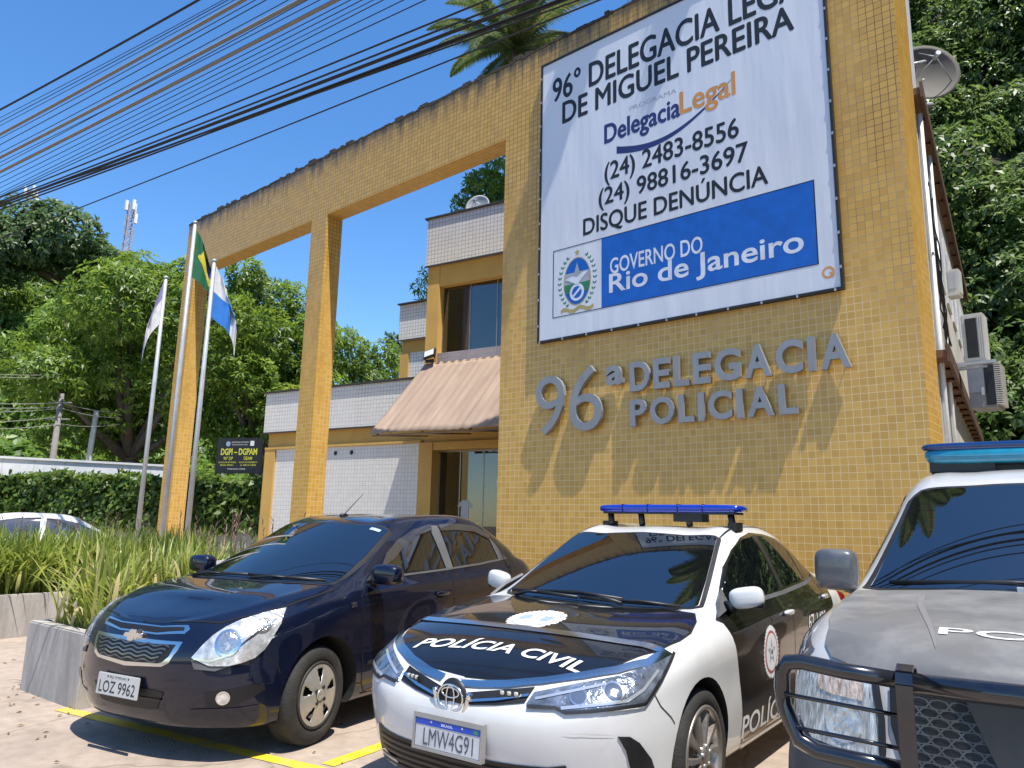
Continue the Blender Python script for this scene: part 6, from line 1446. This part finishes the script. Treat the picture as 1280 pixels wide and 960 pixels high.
def br(u, v):
    q = abs(u-.5)/.42 + abs(v-.5)/.40
    if (u-.5)**2*2.04 + (v-.5)**2 < .055: return 2
    return 1 if q < 1 else 0
flag(-8.48,-2,8.50,1.25,1.7,.75, br, [FGRN,FYEL,FNAV], 'limp green flag with a yellow lozenge on the tallest pole', (.38,.88), 1, .62)
def rj(u, v):
    if abs(u-.5) < .10 and abs(v-.5) < .17: return 2
    return 0 if (u < .5) == (v < .5) else 1
flag(-7.30,-2,7.28,1.25,1.5,.85, rj, [FW,FBLU,GOLD], 'limp white and sky blue quartered flag with a crest on the right pole', (.41,.91), 5, .66)

# ------------------------------------------------------------------ black notice board
a, b_ = Vector((-14.41,2.23,0)), Vector((-12.86,2.95,0)); yw = atan2(b_.y-a.y, b_.x-a.x); W_ = (b_-a).length
nb = empty('sign_board', a, yw, 'black board with yellow DGPI DGPAM lettering above the hedge end', 'sign')
g = MB(); g.box((0,0,2.90),(W_,.05,4.06)); g.build('panel', mat('sign_black', (.012,.012,.013), .5, dirt=(.03,.03,.03)), nb, bevel=.006)
g = MB()
for x in (.18, W_-.18): g.box((x-.035,.055,-.0),(x+.035,.125,4.0))
g.build('post', STEEL, nb)
YT = mat('sign_yellow', (.62,.60,.05), .5)
def st(s, x0, x1, z0, z1, mt=YT, bold=.01): g = MB(); flat_text(g, s, x0*W_, x1*W_, z0, z1, -.004, bold); g.build('lettering', mt, nb)
st('DGPI – DGPAM', .10, .90, 3.50, 3.72, bold=.03); st('96ª DP', .17, .38, 3.34, 3.45); st('DEAM', .62, .80, 3.34, 3.45)
st('DELEGACIA DE POLICIA', .07, .46, 3.24, 3.29); st('MIGUEL PEREIRA', .11, .40, 3.15, 3.20); st('NUCLEO DE ATENDIMENTO', .52, .92, 3.24, 3.29); st('A MULHER', .55, .90, 3.15, 3.20)
st('POLICIA CIVIL', .28, .68, 3.03, 3.07, WDECAL); st('SECRETARIA DE ESTADO', .32, .70, 3.90, 3.94, WDECAL, 0); st('DE POLICIA CIVIL', .34, .68, 3.82, 3.86, WDECAL, 0)
g = MB(); g.box((.735*W_,-.004,3.80),(.82*W_,-.002,3.96)); g.build('emblem', WDECAL, nb)
g = MB(); g.lathe([(.085,0),(.0005,0)], (.25*W_,-.004,3.87), (0,-1,0), 20); g.build('emblem', mat('pale_blue_decal', (.28,.38,.48)), nb)

# ------------------------------------------------------------------ long white roof beyond the hedge
p0, p1 = at(-60,580,31), at(206,580,31); dr_ = (p1-p0); yw = atan2(dr_.y, dr_.x); W_ = sqrt(dr_.x**2+dr_.y**2)
cn = empty('canopy', (p0.x,p0.y,0), yw, 'long low white metal roof edge behind the hedge', 'canopy')
g = MB(); g.box((0,0,2.75),(W_,3.0,3.32)); g.build('roof_fascia', mat('white_sheet', (.66,.66,.65), .5, dirt=(.35,.34,.32), dirta=.3), cn)
g = MB(); g.box((-.1,-.06,3.322),(W_+.1,3.1,3.40)); g.build('roof_edge', WPAINT, cn)
for k in range(5): g = MB(); g.box((W_*(.05+.22*k)-.06,.3,0),(W_*(.05+.22*k)+.06,.42,2.748)); g.build('post', STEEL, cn)
for k in range(7): x = W_*(k+.5)/7; g = MB(); g.box((x-.012,-.01,2.76),(x+.012,-.001,3.3)); g.build('sheet_joint', GREY, cn)

# ------------------------------------------------------------------ utility poles, towers, cables
def upole(px, pyt, d, lean, r, label, mt, arms=True):
    t = at(px, pyt, d); z0 = hill_h(t.x, t.y); o = empty('utility_pole', (t.x,t.y,z0), 0, label, 'utility pole')
    g = MB(); g.tube([(-lean,0,-.3),(0,0,t.z-z0)], [r*1.25,r], 10); g.build('pole', mt, o)
    if arms:
        g = MB(); c_, s_ = cos(R(40)), sin(R(40))
        for q in (.35,1.0): g.tube([(-.45*c_,-.45*s_,t.z-z0-q),(.45*c_,.45*s_,t.z-z0-q)], .03, 6)
        g.build('crossarm', mt, o)
    return t
CPOLE = mat('concrete_pole', (.22,.20,.18), .9, dirt=(.13,.12,.10))
t = upole(77, 492, 33.5, 0, .10, 'grey utility pole standing beyond the white roof', CPOLE)
upole(121, 513, 34.5, .6, .10, 'short pale leaning pole right of the far utility pole', mat('pale_pole', (.48,.45,.40), .9), False)
WIRE = mat('black_cable', (.012,.012,.013), .6); WIREG = mat('weathered_cable', (.25,.235,.21), .7, var=.05)
def wire(a, b, r, mt, label, sag=.15, name='overhead_cable', group=None, n=28):
    a, b = Vector(a), Vector(b); o = empty(name, (0,0,0)) if False else None
    g = MB(); g.tube([a.lerp(b, i/n) - Vector((0,0,4*sag*(i/n)*(1-i/n))) for i in range(n+1)], r, 6)
    o = g.build(name, mt, uv=False); tag(o, label, 'cable', group); return o
far = [(462,468),(466,471),(500,503),(506,508),(513,510),(527,520),(535,530)]
for y0, y1 in far: wire(at(-60,y0,33.4), at(77,y1,33.4), .013, WIREG, 'pale distant cable running left from the far utility pole', .1, group='distant cables at the far utility pole')
for y0, y1 in ((503,515),(510,522),(530,530)): wire(at(77,y0,33.4), at(150,y1,34.4), .011, WIREG, 'pale distant cable running right from the far utility pole', .1, group='distant cables right of the far utility pole')
def at_z(px, py, z): r = ray(px, py); return CAM + r*((z-CAM.z)/r.z)
WL_ = [(132,232,.017,0,8.3,'topmost black overhead cable in the upper left corner'),(147,268,.006,0,8.2,0),(163,288,.025,1,8.2,'topmost of the three thick weathered overhead cables'),(176,315,.007,0,8.0,0),(192,358,.027,1,8.0,'middle one of the three thick weathered overhead cables'),(198,380,.006,0,7.8,0),(210,401,.027,1,7.8,'lowest of the three thick weathered overhead cables'),(224,432,.006,0,7.6,0),(236,458,.006,0,7.5,0),(241,508,.007,0,7.4,0),(142,262,.005,0,8.2,0),(152,276,.005,0,8.2,0),(168,302,.006,0,8.1,0),(186,342,.006,0,7.9,0),(203,366,.006,0,7.9,0),(217,418,.006,0,7.7,0),(230,446,.005,0,7.6,0),(239,482,.006,0,7.4,0)]
for y0, x1, r, g_, z, lb_ in WL_:
    a, b = at_z(0,y0,z), at_z(x1,0,z); v = b-a; a2, b2 = a - v*.7, b + v*1.3
    wire(a2, b2, r, WIREG if g_ else WIRE, lb_ or 'thin black overhead cable among the thicker ones', .12, group=None if lb_ else 'thin overhead cables')
BN_ = [((0,243),(586,0),.012),((0,247),(612,0),.013),((0,249),(628,0),.023),((0,251),(640,4),.015),((0,245),(640,9),.010)]
for k, (p, q, r) in enumerate(BN_):
    a, b = at_z(*p,7.3), at_z(*q,7.3); v = b-a; wire(a - v*.6, b + v*1.3, r, WIRE, 'black cable in the thick drooping bundle', .10+.03*k, group='bundled black cables')
for p, q, r, z, lb_ in (((0,257),(640,14),.013,7.2,'single black cable just below the thick bundle'),((60,270),(720,0),.010,7.1,'lowest thin black cable crossing in front of the palm')):
    a, b = at_z(*p,z), at_z(*q,z); v = b-a; wire(a - v*.8, b + v*1.3, r, WIRE, lb_, .12)
def tower(px, py0, py1, d, w0, w1, label, mt, nseg=12):
    b, t = at(px-4, py0, d), at(px, py1, d); H = t.z-b.z + 6; z0 = b.z-6; o = empty('radio_mast', (t.x,t.y,z0), 0, label, 'mast'); g = MB()
    for k in range(nseg+1):
        f = k/nseg; w_ = w0 + (w1-w0)*f; z = H*f; cs = [Vector((sx*w_/2, sy*w_/2, z)) for sx, sy in ((-1,-1),(1,-1),(1,1),(-1,1))]
        for i in range(4):
            g.tube([cs[i], cs[(i+1)%4]], .05, 4, caps=False)
            if k: g.tube([pv[i], cs[i]], .09, 4, caps=False); g.tube([pv[i], cs[(i+1)%4]], .05, 4, caps=False)
        pv = cs
    g.build('lattice', mt, o, uv=False)
    for i, (a_, z) in enumerate(((0,H-.2),(2.1,H-.3),(4.2,H-.2),(1,H-2.2),(3.5,H-2.6))): g = MB(); g.box((cos(a_)*w1-.2, sin(a_)*w1-.2, z-.8),(cos(a_)*w1+.2, sin(a_)*w1+.2, z+.8)); g.build('antenna', PWHITE, o)
    return o
MASTM = mat('mast_paint', (.40,.37,.37), .6, dirt=(.45,.12,.08), dirts=.2)
tower(165, 330, 256, 125, 1.25, .75, 'grey lattice radio mast on the hill left of the portico', MASTM)
tower(40, 262, 238, 150, 1.3, 1.0, 'small pale mast showing over the dark tree at far left', MASTM, 8)
# roof room behind the palms
q0 = onY(719, 60, 6.0)
part('roof_room', MB().box((q0.x,6.0,8.9),(q0.x+2.6,8.5,15.5)), PWHITE)

# ------------------------------------------------------------------ white car beyond the planters
q = at(156, 684, 15.0); yw = R(163)
nose = Vector((q.x,q.y,0)) - Vector((-sin(yw), cos(yw), 0))*1.35
wc = Car('white_car', COR, (nose.x + .0, nose.y), yw, 'white car parked at the left edge beyond the grass, mostly hidden', WPAINT, [(.96,.33),(3.66,.33)], .375)
c = wc; sd = (-1,0,-.3)
for lat in (.872,-.872): wheel(c, lat, .985, .325, .325, .225, 'six'); wheel(c, lat*.99, 3.66, .325, .325, .225, 'six')
c.drape('windscreen', AGLASS, (0,.55,-.83), sym([(0,2.085,1.41),(.3,2.09,1.405),(.545,2.11,1.375),(.635,1.66,1.14),(.672,1.44,1.01),(.42,1.265,.985),(0,1.20,.985)]), off=.004, mirror=False)
c.drape('rear_window', AGLASS, (0,-.6,-.8), sym([(0,3.3,1.42),(.5,3.3,1.40),(.55,3.45,1.35),(.56,3.85,1.17),(0,3.88,1.16)]), off=.004, mirror=False)
c.drape('side_window', AGLASS, sd, [(.79,1.58,1.02),(.741,1.68,1.088),(.676,1.905,1.225),(.637,2.14,1.325),(.62,2.38,1.382),(.611,2.58,1.397),(.80,2.585,1.045),(.80,2.1,1.025)], off=.006)
c.drape('side_window', AGLASS, sd, [(.6,2.66,1.405),(.6,2.95,1.395),(.62,3.2,1.352),(.66,3.45,1.25),(.725,3.65,1.105),(.74,3.55,1.09),(.794,2.66,1.055)], off=.006)
mirror_house(c, (.93,1.58,1.04), (.09,.055,.062), WPAINT, (.80,1.56,.99))
handle(c, 2.52, .905, WPAINT, .20); handle(c, 3.60, .945, WPAINT, .20)
for sg in (1,-1): g = MB(); sup(g, (sg*.62,4.46,.86), (.2,.10,.09), (.7,.6), 16, 10); g.build('tail_light', mat('red_lens', (.28,.01,.01)), c.root)
c.drape('headlight', LAMPD, (-.55,.83,-.1), [(.395,.078,.650),(.57,.23,.738),(.70,.345,.768),(.822,.70,.838),(.829,.382,.672),(.675,.182,.655)], off=.010, skirt=.012)
